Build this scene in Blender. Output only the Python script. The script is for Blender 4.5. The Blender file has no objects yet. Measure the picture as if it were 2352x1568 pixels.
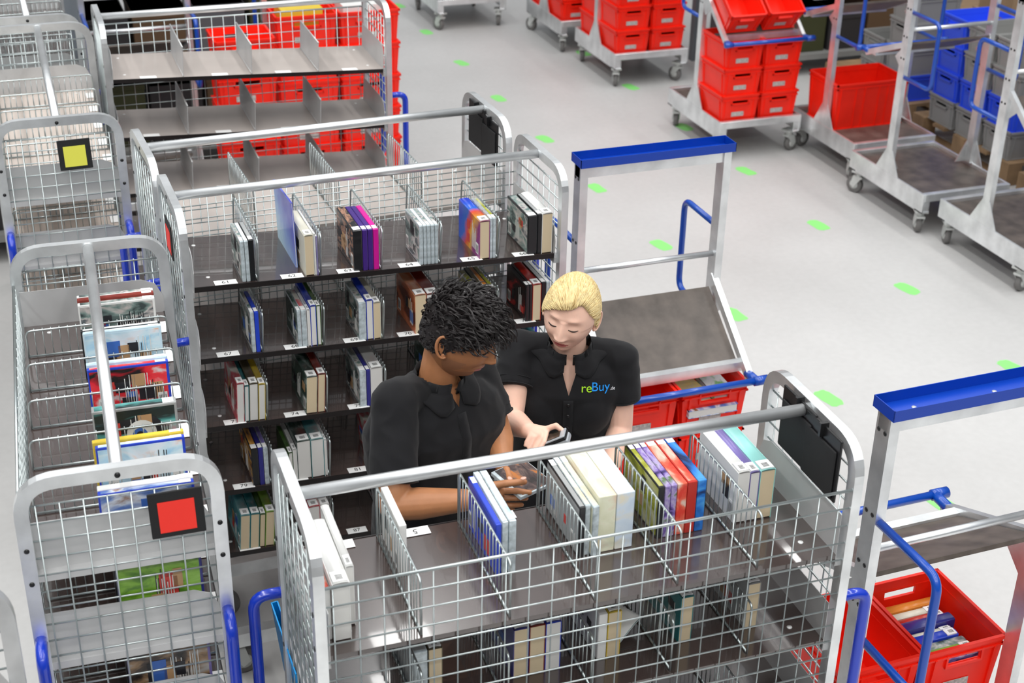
import bpy, bmesh, math, random
from mathutils import Vector as V, Matrix as Mx, noise as mnoise
from mathutils.bvhtree import BVHTree
PI = math.pi
random.seed(7)
scn = bpy.context.scene
COL = scn.collection

# ------------------------------------------------------------ camera, world, lights
CAMH = 3.1807
RT = V((0.940895, -0.338214, 0.018133)); UP = V((0.140977, 0.439747, 0.886988)); FW = V((0.307965, 0.832006, -0.461436))
FPX = 3383.8
cd = bpy.data.cameras.new('camera'); cam = bpy.data.objects.new('camera', cd); COL.objects.link(cam)
cd.sensor_width = 36; cd.lens = FPX / 2352 * 36
m3 = Mx((RT, UP, -FW)).transposed()
cam.matrix_world = Mx.Translation((0, 0, CAMH)) @ m3.to_4x4()
cd.clip_start = .05; cd.clip_end = 200
cd.dof.use_dof = True; cd.dof.focus_distance = 3.75; cd.dof.aperture_fstop = 5.6
scn.camera = cam
scn.view_settings.view_transform = 'Standard'; scn.view_settings.look = 'None'
scn.view_settings.gamma = 1; scn.view_settings.use_curve_mapping = False
scn.view_settings.exposure = 0.37
w = bpy.data.worlds.new('world'); scn.world = w; w.use_nodes = True
wn = w.node_tree; wtc = wn.nodes.new('ShaderNodeTexCoord'); wsx = wn.nodes.new('ShaderNodeSeparateXYZ'); wr = wn.nodes.new('ShaderNodeValToRGB')
wn.links.new(wtc.outputs['Generated'], wsx.inputs[0]); wn.links.new(wsx.outputs['Z'], wr.inputs['Fac']); wn.links.new(wr.outputs['Color'], wn.nodes['Background'].inputs[0])
wr.color_ramp.elements[0].position = 0; wr.color_ramp.elements[0].color = (.09, .09, .095, 1); wr.color_ramp.elements[1].position = .55; wr.color_ramp.elements[1].color = (.62, .65, .68, 1)
e_ = wr.color_ramp.elements.new(.18); e_.color = (.17, .175, .18, 1)   # darker hall walls, bright ceiling
wn.nodes['Background'].inputs[1].default_value = 0.60

def area(name, loc, sx, sy, power, col=(1, .99, .97), rot=(0, 0, 0)):
    l = bpy.data.lights.new(name, 'AREA'); l.shape = 'RECTANGLE'; l.size = sx; l.size_y = sy; l.energy = power; l.color = col
    o = bpy.data.objects.new(name, l); COL.objects.link(o); o.location = loc; o.rotation_euler = rot
for i, x in enumerate((-3.8, -1.0, 2.6, 6.5)):
    area('ceiling_strip_light', (x, 3.2, 7.5), .5, 13, 245)
area('ceiling_strip_light', (0, -4, 7.0), 10, .6, 240)

def at(px, py, y):
    """world point seen at photo pixel (px,py) at depth row y"""
    r = FW + RT * ((px - 1176) / FPX) - UP * ((py - 784) / FPX)
    return V((0, 0, CAMH)) + r * (y / r.y)
def atz(px, py, z):
    r = FW + RT * ((px - 1176) / FPX) - UP * ((py - 784) / FPX)
    return V((0, 0, CAMH)) + r * ((z - CAMH) / r.z)

# ------------------------------------------------------------ materials
MATS = {}
def mat(name, col, rough=.5, metal=0., spec=.5, bump=0, bscale=200, var=0, vscale=8, trans=0, alpha=1, coat=0, emis=None):
    if name in MATS: return MATS[name]
    m = bpy.data.materials.new(name); m.use_nodes = True; nt = m.node_tree; b = nt.nodes['Principled BSDF']
    b.inputs['Base Color'].default_value = (*col, 1); b.inputs['Roughness'].default_value = rough
    b.inputs['Metallic'].default_value = metal; b.inputs['Specular IOR Level'].default_value = spec
    b.inputs['Transmission Weight'].default_value = trans; b.inputs['Alpha'].default_value = alpha
    b.inputs['Coat Weight'].default_value = coat
    tc = nt.nodes.new('ShaderNodeTexCoord')
    if var:
        n = nt.nodes.new('ShaderNodeTexNoise'); n.inputs['Scale'].default_value = vscale; n.inputs['Detail'].default_value = 6
        nt.links.new(tc.outputs['Object'], n.inputs['Vector'])
        r = nt.nodes.new('ShaderNodeValToRGB')
        r.color_ramp.elements[0].position = .3; r.color_ramp.elements[1].position = .7
        r.color_ramp.elements[0].color = (*[c * (1 - var) for c in col], 1); r.color_ramp.elements[1].color = (*[min(1, c * (1 + var)) for c in col], 1)
        nt.links.new(n.outputs['Fac'], r.inputs['Fac']); nt.links.new(r.outputs['Color'], b.inputs['Base Color'])
    if bump:
        n = nt.nodes.new('ShaderNodeTexNoise'); n.inputs['Scale'].default_value = bscale
        nt.links.new(tc.outputs['Object'], n.inputs['Vector'])
        bp = nt.nodes.new('ShaderNodeBump'); bp.inputs['Strength'].default_value = bump; bp.inputs['Distance'].default_value = .002
        nt.links.new(n.outputs['Fac'], bp.inputs['Height']); nt.links.new(bp.outputs['Normal'], b.inputs['Normal'])
    MATS[name] = m; return m

def art(name, cols, scale=30, kind='voronoi', rough=.25):
    """printed cover: patches of several inks"""
    if name in MATS: return MATS[name]
    m = bpy.data.materials.new(name); m.use_nodes = True; nt = m.node_tree; b = nt.nodes['Principled BSDF']
    b.inputs['Roughness'].default_value = rough
    tc = nt.nodes.new('ShaderNodeTexCoord'); n = nt.nodes.new('ShaderNodeTexNoise')
    n.inputs['Scale'].default_value = scale; n.inputs['Detail'].default_value = 4; n.inputs['Distortion'].default_value = .6
    mp = nt.nodes.new('ShaderNodeMapping'); mp.inputs['Scale'].default_value = (1, .45, 1)
    mp.inputs['Location'].default_value = (hash(name) % 97 * .13 if False else sum(map(ord, name)) % 97 * .13, 0, 0)
    nt.links.new(tc.outputs['Object'], mp.inputs['Vector']); nt.links.new(mp.outputs['Vector'], n.inputs['Vector'])
    r = nt.nodes.new('ShaderNodeValToRGB'); cr = r.color_ramp
    cr.elements[0].position = 0; cr.elements[0].color = (*cols[0], 1)
    k = len(cols)
    cr.elements[1].position = .66; cr.elements[1].color = (*cols[-1], 1)
    for i in range(1, k - 1):
        e = cr.elements.new(.36 + .3 * i / (k - 1)); e.color = (*cols[i], 1)
    cr.elements[0].position = .36
    nt.links.new(n.outputs['Fac'], r.inputs['Fac']); nt.links.new(r.outputs['Color'], b.inputs['Base Color'])
    MATS[name] = m; return m

ZINC = mat('zinc_plated_steel', (.80, .82, .83), .30, .85, var=.14, vscale=14)
WIRE = mat('plated_wire', (.50, .55, .55), .32, .85, var=.1, vscale=20)
ZINCF = mat('galvanised_frame_steel', (.82, .84, .85), .34, .8, var=.18, vscale=9)
GREYPLATE = mat('grey_sheet_steel', (.60, .60, .60), .45, .4, var=.08)
BROWN = mat('brown_phenolic_board', (.058, .040, .036), .20, 0, 1.0, var=.15, vscale=4, coat=.7)
BROWNL = mat('brown_board_painted_reflection', (.44, .39, .36), .28, 0, .6, var=.10, vscale=4)  # brown board with its bright reflection painted in as a paler base colour
BROWNW = mat('worn_brown_board', (.105, .085, .072), .38, 0, .5, var=.35, vscale=14)
PALE = mat('pale_board', (.52, .45, .40), .3, 0, .6, var=.12, vscale=4)
BLACKEDGE = mat('dark_board_edge', (.012, .009, .009), .4)
BLUE = mat('blue_powder_coat', (.006, .04, .50), .22, 0, .6, coat=.4)
BLUE2 = mat('royal_blue_paint', (.002, .065, .42), .28, 0, .6, coat=.3)
TRAYBLUE = mat('blue_tray_paint', (.0, .045, .40), .35)
RED = mat('red_crate_plastic', (.95, .020, .006), .38, 0, .4, var=.08)
CBLUE = mat('blue_crate_plastic', (.03, .10, .85), .4)
CGREY = mat('grey_crate_plastic', (.30, .30, .29), .45)
WOOD = mat('pallet_wood', (.30, .19, .10), .8, var=.3)
RUBBER = mat('grey_rubber_tyre', (.16, .155, .15), .7)
FORK = mat('pale_caster_fork', (.62, .64, .62), .45, .3)
BLACKP = mat('black_plastic', (.008, .008, .009), .35)
BLACKF = mat('black_felt', (.012, .012, .013), .7)
PAPER = mat('white_paper', (.86, .86, .85), .6)
INK = mat('printing_ink', (.02, .02, .02), .6)
PAGES = mat('white_page_edges', (.72, .71, .68), .8, bump=.15, bscale=900)
CREAM = mat('cream_page_edges', (.66, .54, .36), .8, bump=.15, bscale=900)
CDCLEAR = mat('clear_case_plastic', (.48, .55, .58), .12, 0, .7, var=.35, vscale=60, coat=.5)
CDSIDE = mat('clear_case_rim', (.62, .68, .70), .15, 0, .7, var=.2, vscale=120)
TAPE = mat('green_floor_tape', (.28, .80, .22), .5)
YEL = mat('yellow_card', (.80, .78, .10), .5)
REDC = mat('red_card', (1.0, .035, .02), .5)
SKINW = mat('light_skin', (.90, .57, .44), .5, 0, .4, bump=.05, bscale=300, var=.06, vscale=25)
SKINM = mat('brown_skin', (.46, .20, .09), .45, 0, .45, bump=.05, bscale=300, var=.10, vscale=25)
for m_ in (SKINW, SKINM):
    b_ = m_.node_tree.nodes['Principled BSDF']; b_.inputs['Subsurface Weight'].default_value = .12
    b_.inputs['Subsurface Radius'].default_value = (.012, .005, .003); b_.inputs['Subsurface Scale'].default_value = .5
LIPW = mat('rose_lips', (.50, .13, .12), .35); LIPM = mat('pink_lips', (.52, .18, .17), .35)
STUB = mat('stubble_skin', (.36, .16, .08), .6)
HAIRM = mat('black_curly_hair', (.016, .012, .012), .38, 0, .6)
HAIRW = mat('blonde_hair', (.82, .64, .32), .42, 0, .5, var=.25, vscale=60)
HAIRW2 = mat('deep_blonde_hair', (.66, .47, .20), .45, 0, .5)
LASH = mat('dark_lashes', (.03, .018, .014), .6)
NAILM = mat('pale_fingernail', (.72, .42, .33), .3)
SHIRT = mat('black_pique_cotton', (.0085, .0085, .010), .85, 0, .25, bump=.25, bscale=1400)
SHIRT.node_tree.nodes['Principled BSDF'].inputs['Sheen Weight'].default_value = .09
TROUS = mat('black_trouser_cloth', (.012, .012, .014), .85)

def grad(name, cols, vec, off, sc, noise=.12, rough=.25):
    m = bpy.data.materials.new(name); m.use_nodes = True; nt = m.node_tree; b = nt.nodes['Principled BSDF']; b.inputs['Roughness'].default_value = rough
    tc = nt.nodes.new('ShaderNodeTexCoord'); dt = nt.nodes.new('ShaderNodeVectorMath'); dt.operation = 'DOT_PRODUCT'; dt.inputs[1].default_value = vec
    n = nt.nodes.new('ShaderNodeTexNoise'); n.inputs['Scale'].default_value = 22; ma = nt.nodes.new('ShaderNodeMath'); ma.operation = 'MULTIPLY_ADD'; ma.inputs[1].default_value = noise; ma.inputs[2].default_value = off
    mb = nt.nodes.new('ShaderNodeMath'); mb.operation = 'MULTIPLY_ADD'; mb.inputs[1].default_value = sc
    nt.links.new(tc.outputs['Object'], dt.inputs[0]); nt.links.new(tc.outputs['Object'], n.inputs['Vector']); nt.links.new(n.outputs['Fac'], ma.inputs[0])
    nt.links.new(dt.outputs['Value'], mb.inputs[0]); nt.links.new(ma.outputs[0], mb.inputs[2])
    r = nt.nodes.new('ShaderNodeValToRGB'); cr = r.color_ramp; cr.elements[0].color = (*cols[0], 1); cr.elements[1].color = (*cols[-1], 1)
    for i in range(1, len(cols) - 1): e = cr.elements.new(i / (len(cols) - 1)); e.color = (*cols[i], 1)
    nt.links.new(mb.outputs[0], r.inputs['Fac']); nt.links.new(r.outputs['Color'], b.inputs['Base Color']); return m
# ------------------------------------------------------------ mesh helper
class MB:
    def __init__(s): s.v = []; s.f = []; s.m = []; s.sm = []; s.mi = 0; s.smooth = False; s.x = Mx.Identity(4)
    def add(s, vs, fs, smooth=None):
        o = len(s.v); s.v += [s.x @ V(p) for p in vs]
        for f in fs: s.f.append([i + o for i in f]); s.m.append(s.mi); s.sm.append(s.smooth if smooth is None else smooth)
    def box(s, lo, hi):
        x0, y0, z0 = lo; x1, y1, z1 = hi
        s.add([(x0, y0, z0), (x1, y0, z0), (x1, y1, z0), (x0, y1, z0), (x0, y0, z1), (x1, y0, z1), (x1, y1, z1), (x0, y1, z1)],
              [(0, 3, 2, 1), (4, 5, 6, 7), (0, 1, 5, 4), (1, 2, 6, 5), (2, 3, 7, 6), (3, 0, 4, 7)], False); return s
    def obox(s, p0, p1, w, h, up=(0, 0, 1)):
        p0 = V(p0); p1 = V(p1); d = (p1 - p0).normalized(); u = V(up); sd = d.cross(u)
        if sd.length < 1e-4: sd = d.cross(V((0, 1, 0)))
        sd.normalize(); u = sd.cross(d).normalized(); a = sd * w / 2; b = u * h / 2
        s.add([p0 - a - b, p0 + a - b, p0 + a + b, p0 - a + b, p1 - a - b, p1 + a - b, p1 + a + b, p1 - a + b],
              [(0, 1, 2, 3), (4, 7, 6, 5), (0, 4, 5, 1), (1, 5, 6, 2), (2, 6, 7, 3), (3, 7, 4, 0)], False); return s
    def tube(s, pts, r, n=8, cap=True, prof=None, up=None):
        pts = [V(p) for p in pts]; k = len(pts); rs = r if isinstance(r, (list, tuple)) else [r] * k
        rings = []; prev = None
        for i, p in enumerate(pts):
            d = (pts[min(i + 1, k - 1)] - pts[max(i - 1, 0)]).normalized()
            if prev is None:
                a = V(up) if up else (V((0, 0, 1)) if abs(d.z) < .9 else V((1, 0, 0)))
            else: a = prev
            a = (a - d * a.dot(d))
            if a.length < 1e-6: a = d.orthogonal()
            a.normalize(); prev = a; b = d.cross(a)
            if prof: rings.append([p + a * q[0] + b * q[1] for q in prof])
            else: rings.append([p + (a * math.cos(t) + b * math.sin(t)) * rs[i] for t in [2 * PI * j / n for j in range(n)]])
        nn = len(rings[0]); vs = [q for g in rings for q in g]; fs = []
        for i in range(k - 1):
            for j in range(nn):
                a, b = i * nn + j, i * nn + (j + 1) % nn; fs.append((a, b, b + nn, a + nn))
        if cap: fs.append(tuple(range(nn))[::-1]); fs.append(tuple((k - 1) * nn + j for j in range(nn)))
        s.add(vs, fs, not prof); return s
    def cyl(s, p0, p1, r, n=16): return s.tube([p0, p1], r, n)
    def ell(s, c, rx, ry, rz, R=None, n=20, k=12):
        R = R or Mx.Identity(3); c = V(c); vs = [c + R @ V((0, 0, rz))]
        for i in range(1, k):
            t = PI * i / k
            for j in range(n):
                a = 2 * PI * j / n; vs.append(c + R @ V((rx * math.sin(t) * math.cos(a), ry * math.sin(t) * math.sin(a), rz * math.cos(t))))
        vs.append(c + R @ V((0, 0, -rz))); fs = []
        for j in range(n): fs.append((0, 1 + j, 1 + (j + 1) % n))
        for i in range(k - 2):
            for j in range(n):
                a = 1 + i * n + j; b = 1 + i * n + (j + 1) % n; fs.append((a, a + n, b + n, b))
        o = 1 + (k - 2) * n; e = len(vs) - 1
        for j in range(n): fs.append((o + j, e, o + (j + 1) % n))
        s.add(vs, fs, True); return s
    def cap(s, p0, r0, p1, r1, n=16, flat=False):
        p0 = V(p0); p1 = V(p1); d = (p1 - p0); L = d.length; d.normalize(); pts = []; rs = []
        for i in range(6):
            t = PI / 2 * i / 5; pts.append(p0 - d * r0 * math.cos(t)); rs.append(max(r0 * math.sin(t), 1e-4))
        if flat: pts.append(p1); rs.append(r1)
        else:
            for i in range(6):
                t = PI / 2 * i / 5; pts.append(p1 + d * r1 * math.sin(t)); rs.append(max(r1 * math.cos(t), 1e-4))
        s.tube(pts, rs, n); return s
    def loft(s, secs, n=28):
        """secs: (centre, rx, ry, facing angle)"""
        vs = []; k = len(secs)
        for c, rx, ry, a in secs:
            c = V(c)
            for j in range(n):
                t = 2 * PI * j / n; x = rx * math.copysign(abs(math.cos(t)) ** .85, math.cos(t)); y = ry * math.copysign(abs(math.sin(t)) ** .85, math.sin(t))
                vs.append(c + V((x * math.cos(a) - y * math.sin(a), x * math.sin(a) + y * math.cos(a), 0)))
        fs = [tuple(range(n))[::-1], tuple((k - 1) * n + j for j in range(n))]
        for i in range(k - 1):
            for j in range(n):
                a, b = i * n + j, i * n + (j + 1) % n; fs.append((a, b, b + n, a + n))
        s.add(vs, fs, True); return s
    def mesh(s, name, mats):
        me = bpy.data.meshes.new(name); me.from_pydata([tuple(p) for p in s.v], [], s.f)
        for m in (mats if isinstance(mats, (list, tuple)) else [mats]): me.materials.append(m)
        me.polygons.foreach_set('material_index', s.m); me.polygons.foreach_set('use_smooth', s.sm); me.update(); return me
    def obj(s, name, mats, parent=None):
        o = bpy.data.objects.new(name, s.mesh(name, mats)); COL.objects.link(o)
        if parent: o.parent = parent
        return o
def bevel(o, w=.004, n=2):
    b = o.modifiers.new('bevel', 'BEVEL'); b.width = w; b.segments = n; b.limit_method = 'ANGLE'; return o
def empty(name, M, label, cat, group=None):
    o = bpy.data.objects.new(name, None); COL.objects.link(o); o.empty_display_size = .1
    o.matrix_world = M if isinstance(M, Mx) else Mx.Translation(M)
    o['label'] = label; o['category'] = cat
    if group: o['group'] = group
    return o
def tag(o, label, cat, group=None):
    o['label'] = label; o['category'] = cat
    if group: o['group'] = group
    return o
def copy_tree(o, parent=None):
    c = o.copy(); COL.objects.link(c)
    if parent: c.parent = parent
    for ch in list(o.children): copy_tree(ch, c)
    return c
def bend(pts, r, n=6):
    """polyline with rounded corners"""
    pts = [V(p) for p in pts]; out = [pts[0]]
    for i in range(1, len(pts) - 1):
        a = (pts[i - 1] - pts[i]).normalized(); b = (pts[i + 1] - pts[i]).normalized()
        ang = a.angle(b); d = min(r / math.tan(ang / 2), (pts[i - 1] - pts[i]).length * .49, (pts[i + 1] - pts[i]).length * .49)
        p0 = pts[i] + a * d; p1 = pts[i] + b * d
        for k in range(n + 1):
            t = k / n; out.append(p0 * (1 - t) ** 2 + pts[i] * 2 * t * (1 - t) + p1 * t * t)
    out.append(pts[-1]); return out
TXT = {}
def text_mesh(s, size):
    k = (s, size)
    if k in TXT: return TXT[k]
    c = bpy.data.curves.new('t', 'FONT'); c.body = s; c.size = size; c.align_x = 'CENTER'; c.align_y = 'CENTER'; c.extrude = .0001
    o = bpy.data.objects.new('t', c); COL.objects.link(o)
    dg = bpy.context.evaluated_depsgraph_get(); me = bpy.data.meshes.new_from_object(o.evaluated_get(dg))
    bpy.data.objects.remove(o); TXT[k] = me; return me

# ------------------------------------------------------------ setting
b = MB(); b.box((-9, -3, -.1), (16, 26, 0)); fl = b.obj('floor', [])
fm = bpy.data.materials.new('sealed_concrete'); fm.use_nodes = True; nt = fm.node_tree; bs = nt.nodes['Principled BSDF']
tc = nt.nodes.new('ShaderNodeTexCoord'); n1 = nt.nodes.new('ShaderNodeTexNoise'); n1.inputs['Scale'].default_value = .9; n1.inputs['Detail'].default_value = 8
n2 = nt.nodes.new('ShaderNodeTexNoise'); n2.inputs['Scale'].default_value = 30; n2.inputs['Detail'].default_value = 5
nt.links.new(tc.outputs['Object'], n1.inputs['Vector']); nt.links.new(tc.outputs['Object'], n2.inputs['Vector'])
mx = nt.nodes.new('ShaderNodeMix'); mx.inputs[0].default_value = .25; nt.links.new(n1.outputs['Fac'], mx.inputs[2]); nt.links.new(n2.outputs['Fac'], mx.inputs[3])
rp = nt.nodes.new('ShaderNodeValToRGB'); rp.color_ramp.elements[0].position = .32; rp.color_ramp.elements[1].position = .66
rp.color_ramp.elements[0].color = (.50, .495, .485, 1); rp.color_ramp.elements[1].color = (.60, .595, .585, 1)
nt.links.new(mx.outputs[0], rp.inputs['Fac']); nt.links.new(rp.outputs['Color'], bs.inputs['Base Color'])
bs.inputs['Roughness'].default_value = .42; bs.inputs['Specular IOR Level'].default_value = .35
fl.data.materials.append(fm); fl['kind'] = 'structure'

# green tape marks, two rows along the aisle
def tape_mesh(i):
    r = random.Random(i); b = MB(); vs = []
    L, Wd = .072, .040
    for j in range(20):
        t = 2 * PI * j / 20; x = L * math.copysign(abs(math.cos(t)) ** .45, math.cos(t)); y = Wd * math.copysign(abs(math.sin(t)) ** .6, math.sin(t))
        vs.append((x * (1 + r.uniform(-.05, .05)), y * (1 + r.uniform(-.1, .1)), .0015))
    vs2 = [(p[0], p[1], .0002) for p in vs]
    b.add(vs + vs2, [tuple(range(20))] + [(j, j + 20, (j + 1) % 20 + 20, (j + 1) % 20) for j in range(20)], False)
    return b
rank = ['nearest', 'second nearest', 'third nearest', 'fourth nearest', 'fifth nearest', 'sixth nearest', 'seventh nearest', 'eighth nearest', 'ninth nearest', 'farthest']
for row, xs, ys, nm in ((0, 3.255, [3.935, 4.802, 5.67, 6.546, 7.416, 8.294, 9.155, 10.009, 10.866, 11.687], 'left'), (1, 4.222, [4.791, 5.668, 6.534, 7.408, 8.245, 9.129, 9.99], 'right')):
    for i, y in enumerate(ys):
        o = tape_mesh(i + row * 20).obj('floor_tape_mark', TAPE); o.location = (xs + (0, .01)[i % 2], y, 0); o.rotation_euler.z = 1.75 + .08 * math.sin(i * 3)
        which = rank[i] if not (row == 1 and i == len(ys) - 1) else 'farthest'
        tag(o, f'green tape mark on the floor, {which} in the {nm} row of the aisle', 'tape mark', 'green tape marks on the floor')

# ------------------------------------------------------------ book trolley
TL, TW, TZ = 1.15, .405, 1.62
def frame_bar():
    return [(-.011, -.014), (.011, -.014), (.011, .014), (-.011, .014)]
def caster(parent, p, fork=FORK, wheel=RUBBER, r=.05, rot=0):
    b = MB(); x, y, z = p
    R = Mx.Translation((x, y, 0)) @ Mx.Rotation(rot, 4, 'Z'); b.x = R
    h = z
    b.box((-.035, -.035, h - .012), (.035, .035, h)); b.cyl((0, 0, h - .04), (0, 0, h - .01), .022, 12)
    for s in (-1, 1):
        q = s * .019
        b.add([(-.03, q, h - .035), (.03, q, h - .035), (.045, q, r + .0), (.02, q, r - .018), (-.005, q, r + .02),
               (-.03, q + s * .004, h - .035), (.03, q + s * .004, h - .035), (.045, q + s * .004, r), (.02, q + s * .004, r - .018), (-.005, q + s * .004, r + .02)],
              [(0, 1, 2, 3, 4), (9, 8, 7, 6, 5), (0, 5, 6, 1), (1, 6, 7, 2), (2, 7, 8, 3), (3, 8, 9, 4), (4, 9, 5, 0)], False)
    b.box((-.03, -.022, h - .045), (.03, .022, h - .033))
    c = b.obj('caster', fork, parent)
    b = MB(); b.x = R; b.tube([(.025, -.015, r), (.025, -.012, r), (.025, .012, r), (.025, .015, r)], [r * .86, r, r, r * .86], 24)
    b.mi = 1; b.tube([(.025, -.0165, r), (.025, .0165, r)], r * .55, 16)
    w_ = b.obj('wheel', [wheel, FORK], c); return c
def wire_divider(b, x, y0, y1, z, h, n=17):
    r = .0022
    b.tube(bend([(x, y0, z), (x, y0, z + h), (x, y1, z + h), (x, y1, z)], .015, 4), r * 1.25, 6)
    b.tube([(x, y0, z + .004), (x, y1, z + .004)], r * 1.3, 6)
    for i in range(1, n):
        y = y0 + (y1 - y0) * i / n; b.tube([(x + .003, y, z + .002), (x + .003, y, z + h + .004)], r * .62, 5)
def trolley(M, label, nb=6, shelves=(1.371, 1.143, .915, .687, .46), tilt=0, board=BROWN, div='wire', cards=None, divh=.125, div_skip=(), top=1.52, grips=(-1, 1)):
    t = empty('book_trolley', M, label, 'trolley', 'book trolleys')
    prof = frame_bar()
    for x, s in ((.011, -1), (TL - .011, 1)):
        b = MB(); b.tube(bend([(x, .014, .16), (x, .014, TZ - .011), (x, TW - .014, TZ - .011), (x, TW - .014, .16)], .075, 8), 0, prof=prof, up=(0, 1, 0) if False else (1, 0, 0))
        b.mi = 1
        for zz in (1.46, 1.38, 1.10, .9, .7):   # dark screw heads on the outer face
            for yy in (.014, TW - .014): b.cyl((x + s * .011, yy, zz), (x + s * .0122, yy, zz), .0055, 10)
        b.cyl((x + s * .011, TW / 2, TZ - .014), (x + s * .0125, TW / 2, TZ - .014), .006, 10)
        b.obj('end_frame', [ZINCF, BLACKP], t)
        b = MB(); z = TZ - .065
        while z > .3: b.tube([(x, .02, z), (x, TW - .02, z)], .0022, 6); z -= .041
        y = .045
        while y < TW - .03: b.tube([(x + s * .004, y, .28), (x + s * .004, y, TZ - .062)], .0019, 6); y += .0455
        b.obj('side_mesh', WIRE, t)
        for yy in (.014, TW - .014) if s in grips else ():   # blue grips on both posts
            b = MB(); b.tube(bend([(x, yy, 1.24), (x + s * .070, yy, 1.24), (x + s * .070, yy, .84), (x, yy, .84)], .045, 6), .0125, 12)
            b.obj('push_handle', BLUE, t)
    b = MB(); z = top; first = True
    while z > .3:
        b.tube([(.012, TW - .006, z), (TL - .012, TW - .006, z)], (.0036 if first else .0020), 6); first = False; z -= .0435
    x = .045
    while x < TL - .03: b.tube([(x, TW - .010, .28), (x, TW - .010, top)], .0016, 6); x += .0485
    b.obj('back_mesh', WIRE, t)
    b = MB(); b.cyl((.008, TW / 2, TZ - .014), (TL - .008, TW / 2, TZ - .014), .0135, 16); b.obj('top_bar', ZINCF, t)
    b = MB()
    for y in (.014, TW - .014): b.box((0, y - .02, .14), (TL, y + .02, .19))
    for x in (.02, TL - .02): b.box((x - .02, .0, .14), (x + .02, TW, .19))
    b.obj('base_frame', ZINCF, t)
    for x in (.06, TL - .06):
        for y in (.05, TW - .05): caster(t, (x, y, .14))
    for si, z in enumerate(shelves):
        T = Mx.Translation((TL / 2, 0, z)) @ Mx.Rotation(math.atan(tilt), 4, 'Y')
        h = TL / 2 - .03; y0, y1 = .028, TW - .018
        b = MB(); b.x = T; b.box((-h, y0, -.011), (h, y1, 0)); b.mi = 1; b.box((-h, y0 - .003, -.014), (h, y0, .0015)); b.mi = 0
        b.mi = 2
        for sx in (-1, 1):
            for yy in (.09, TW - .08): b.cyl((sx * (h - .05), yy, 0), (sx * (h - .05), yy, .0015), .006, 10)
        sh = b.obj('shelf', [board, BLACKEDGE, PAPER], t)
        for s in (-1, 1):   # grey plates
            b = MB(); b.x = T
            q = s * h; e = s * .0015
            pts = [(y0 - .004, -.025), (y0 - .004, .045), (y0 + .015, .085), (y0 + .05, .1), (y1, .1), (y1, -.025)]
            n_ = len(pts); b.add([(q, y, z_) for y, z_ in pts] + [(q + e, y, z_) for y, z_ in pts], [tuple(range(n_)), tuple(range(n_, 2 * n_))[::-1]] + [(i, i + n_, (i + 1) % n_ + n_, (i + 1) % n_) for i in range(n_)], False)
            b.box((min(q, q + s * .02), y0 - .004, -.03), (max(q, q + s * .02), y1, -.012))
            b.obj('side_plate', GREYPLATE, sh)
        bw = 2 * h / nb
        for i in range(1, nb):
            if (si, i) in div_skip: continue
            b = MB(); b.x = T; x = -h + i * bw
            if div == 'wire': wire_divider(b, x, y0 + .004, y1 - .01, 0, divh)
            else:
                b.box((x - .001, y0 + .004, .0), (x + .001, y1 - .01, divh)); b.tube([(x, y0 + .004, divh), (x, y1 - .01, divh)], .003, 6); b.tube([(x, y0 + .004, .004), (x, y1 - .01, .004)], .003, 6)
            b.obj('divider', WIRE if div == 'wire' else GREYPLATE, sh)
        if cards:
            for i in range(nb):
                c = cards(si, i)
                if c is None: continue
                x = -h + (i + .5) * bw + .01 * math.sin(si * 5 + i * 2)
                b = MB(); b.x = T; b.box((x - .032, y0 - .001, .0017), (x + .032, y0 + .029, .0024)); o = b.obj('number_card', PAPER, sh)
                if c:
                    me = text_mesh(c, .024).copy(); me.transform(T @ Mx.Translation((x, y0 + .014, .0026))); me.materials.clear(); me.materials.append(INK)
                    q = bpy.data.objects.new('printed_number', me); COL.objects.link(q); q.parent = sh
    return t
def place(x, y, yaw): return Mx.Translation((x, y, 0)) @ Mx.Rotation(yaw, 4, 'Z')
def corner(nx, ny, yaw, l, w_):
    c, s = math.cos(yaw), math.sin(yaw); return nx + l * c - w_ * s, ny + l * s + w_ * c
MC = place(.4236, 3.7667, .0185)
aF = -.0149; fx, fy = corner(.4233, 2.1658, aF, TL, TW); MF = place(fx, fy, PI + aF)
aD = .045; dx, dy = corner(.408, 4.188, aD, TL, TW); MD = place(dx, dy, PI + aD)
ME = place(.42, 5.745, -.005)
a1 = -.046; lx, ly = corner(-.078, 2.552, a1, TW, 0); ML1 = place(lx, ly, PI / 2 + a1)
ML2 = place(.381, 4.70, PI / 2 - .0155)
ML0 = place(-.115, 1.10, PI / 2 - .02)
ML3 = place(.37, 5.96, PI / 2)
SC = (1.371, 1.143, .915, .687, .46)
trolley(MC, 'wire book trolley facing us behind the two people, shelf cards numbered 61 to 90', tilt=.045, shelves=SC, cards=lambda s, i: str(61 + 6 * s + i))
trolley(MF, 'wire book trolley in the foreground seen through its back mesh, in front of both people', shelves=(1.352, 1.124, .896, .668, .44), cards=lambda s, i: str(1 + i + 6 * s), divh=.13)
trolley(MD, 'empty wire trolley standing back to back behind the numbered trolley', shelves=(1.355, 1.10, .87, .65, .44), nb=4, board=BROWNL, div='wire', divh=.145, cards=None)
trolley(ME, 'empty trolley with solid grey dividers and black-edged shelves, far left centre', nb=4, tilt=.045, shelves=(1.375, 1.135, .895, .655, .415), div='sheet', divh=.12, board=BROWNL, cards=lambda s, i: '')
S1 = (1.405, 1.182, .959, .736, .51)
trolley(ML1, 'wire trolley at lower left with a red square sign on its near end', shelves=S1, cards=lambda s, i: '', divh=.075, grips=(-1,))
trolley(ML2, 'wire trolley at upper left with a yellow square sign and pale empty shelves', shelves=(1.36, 1.13, .90, .67, .44), board=PALE, cards=lambda s, i: '', divh=.11, grips=(-1,))
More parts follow.
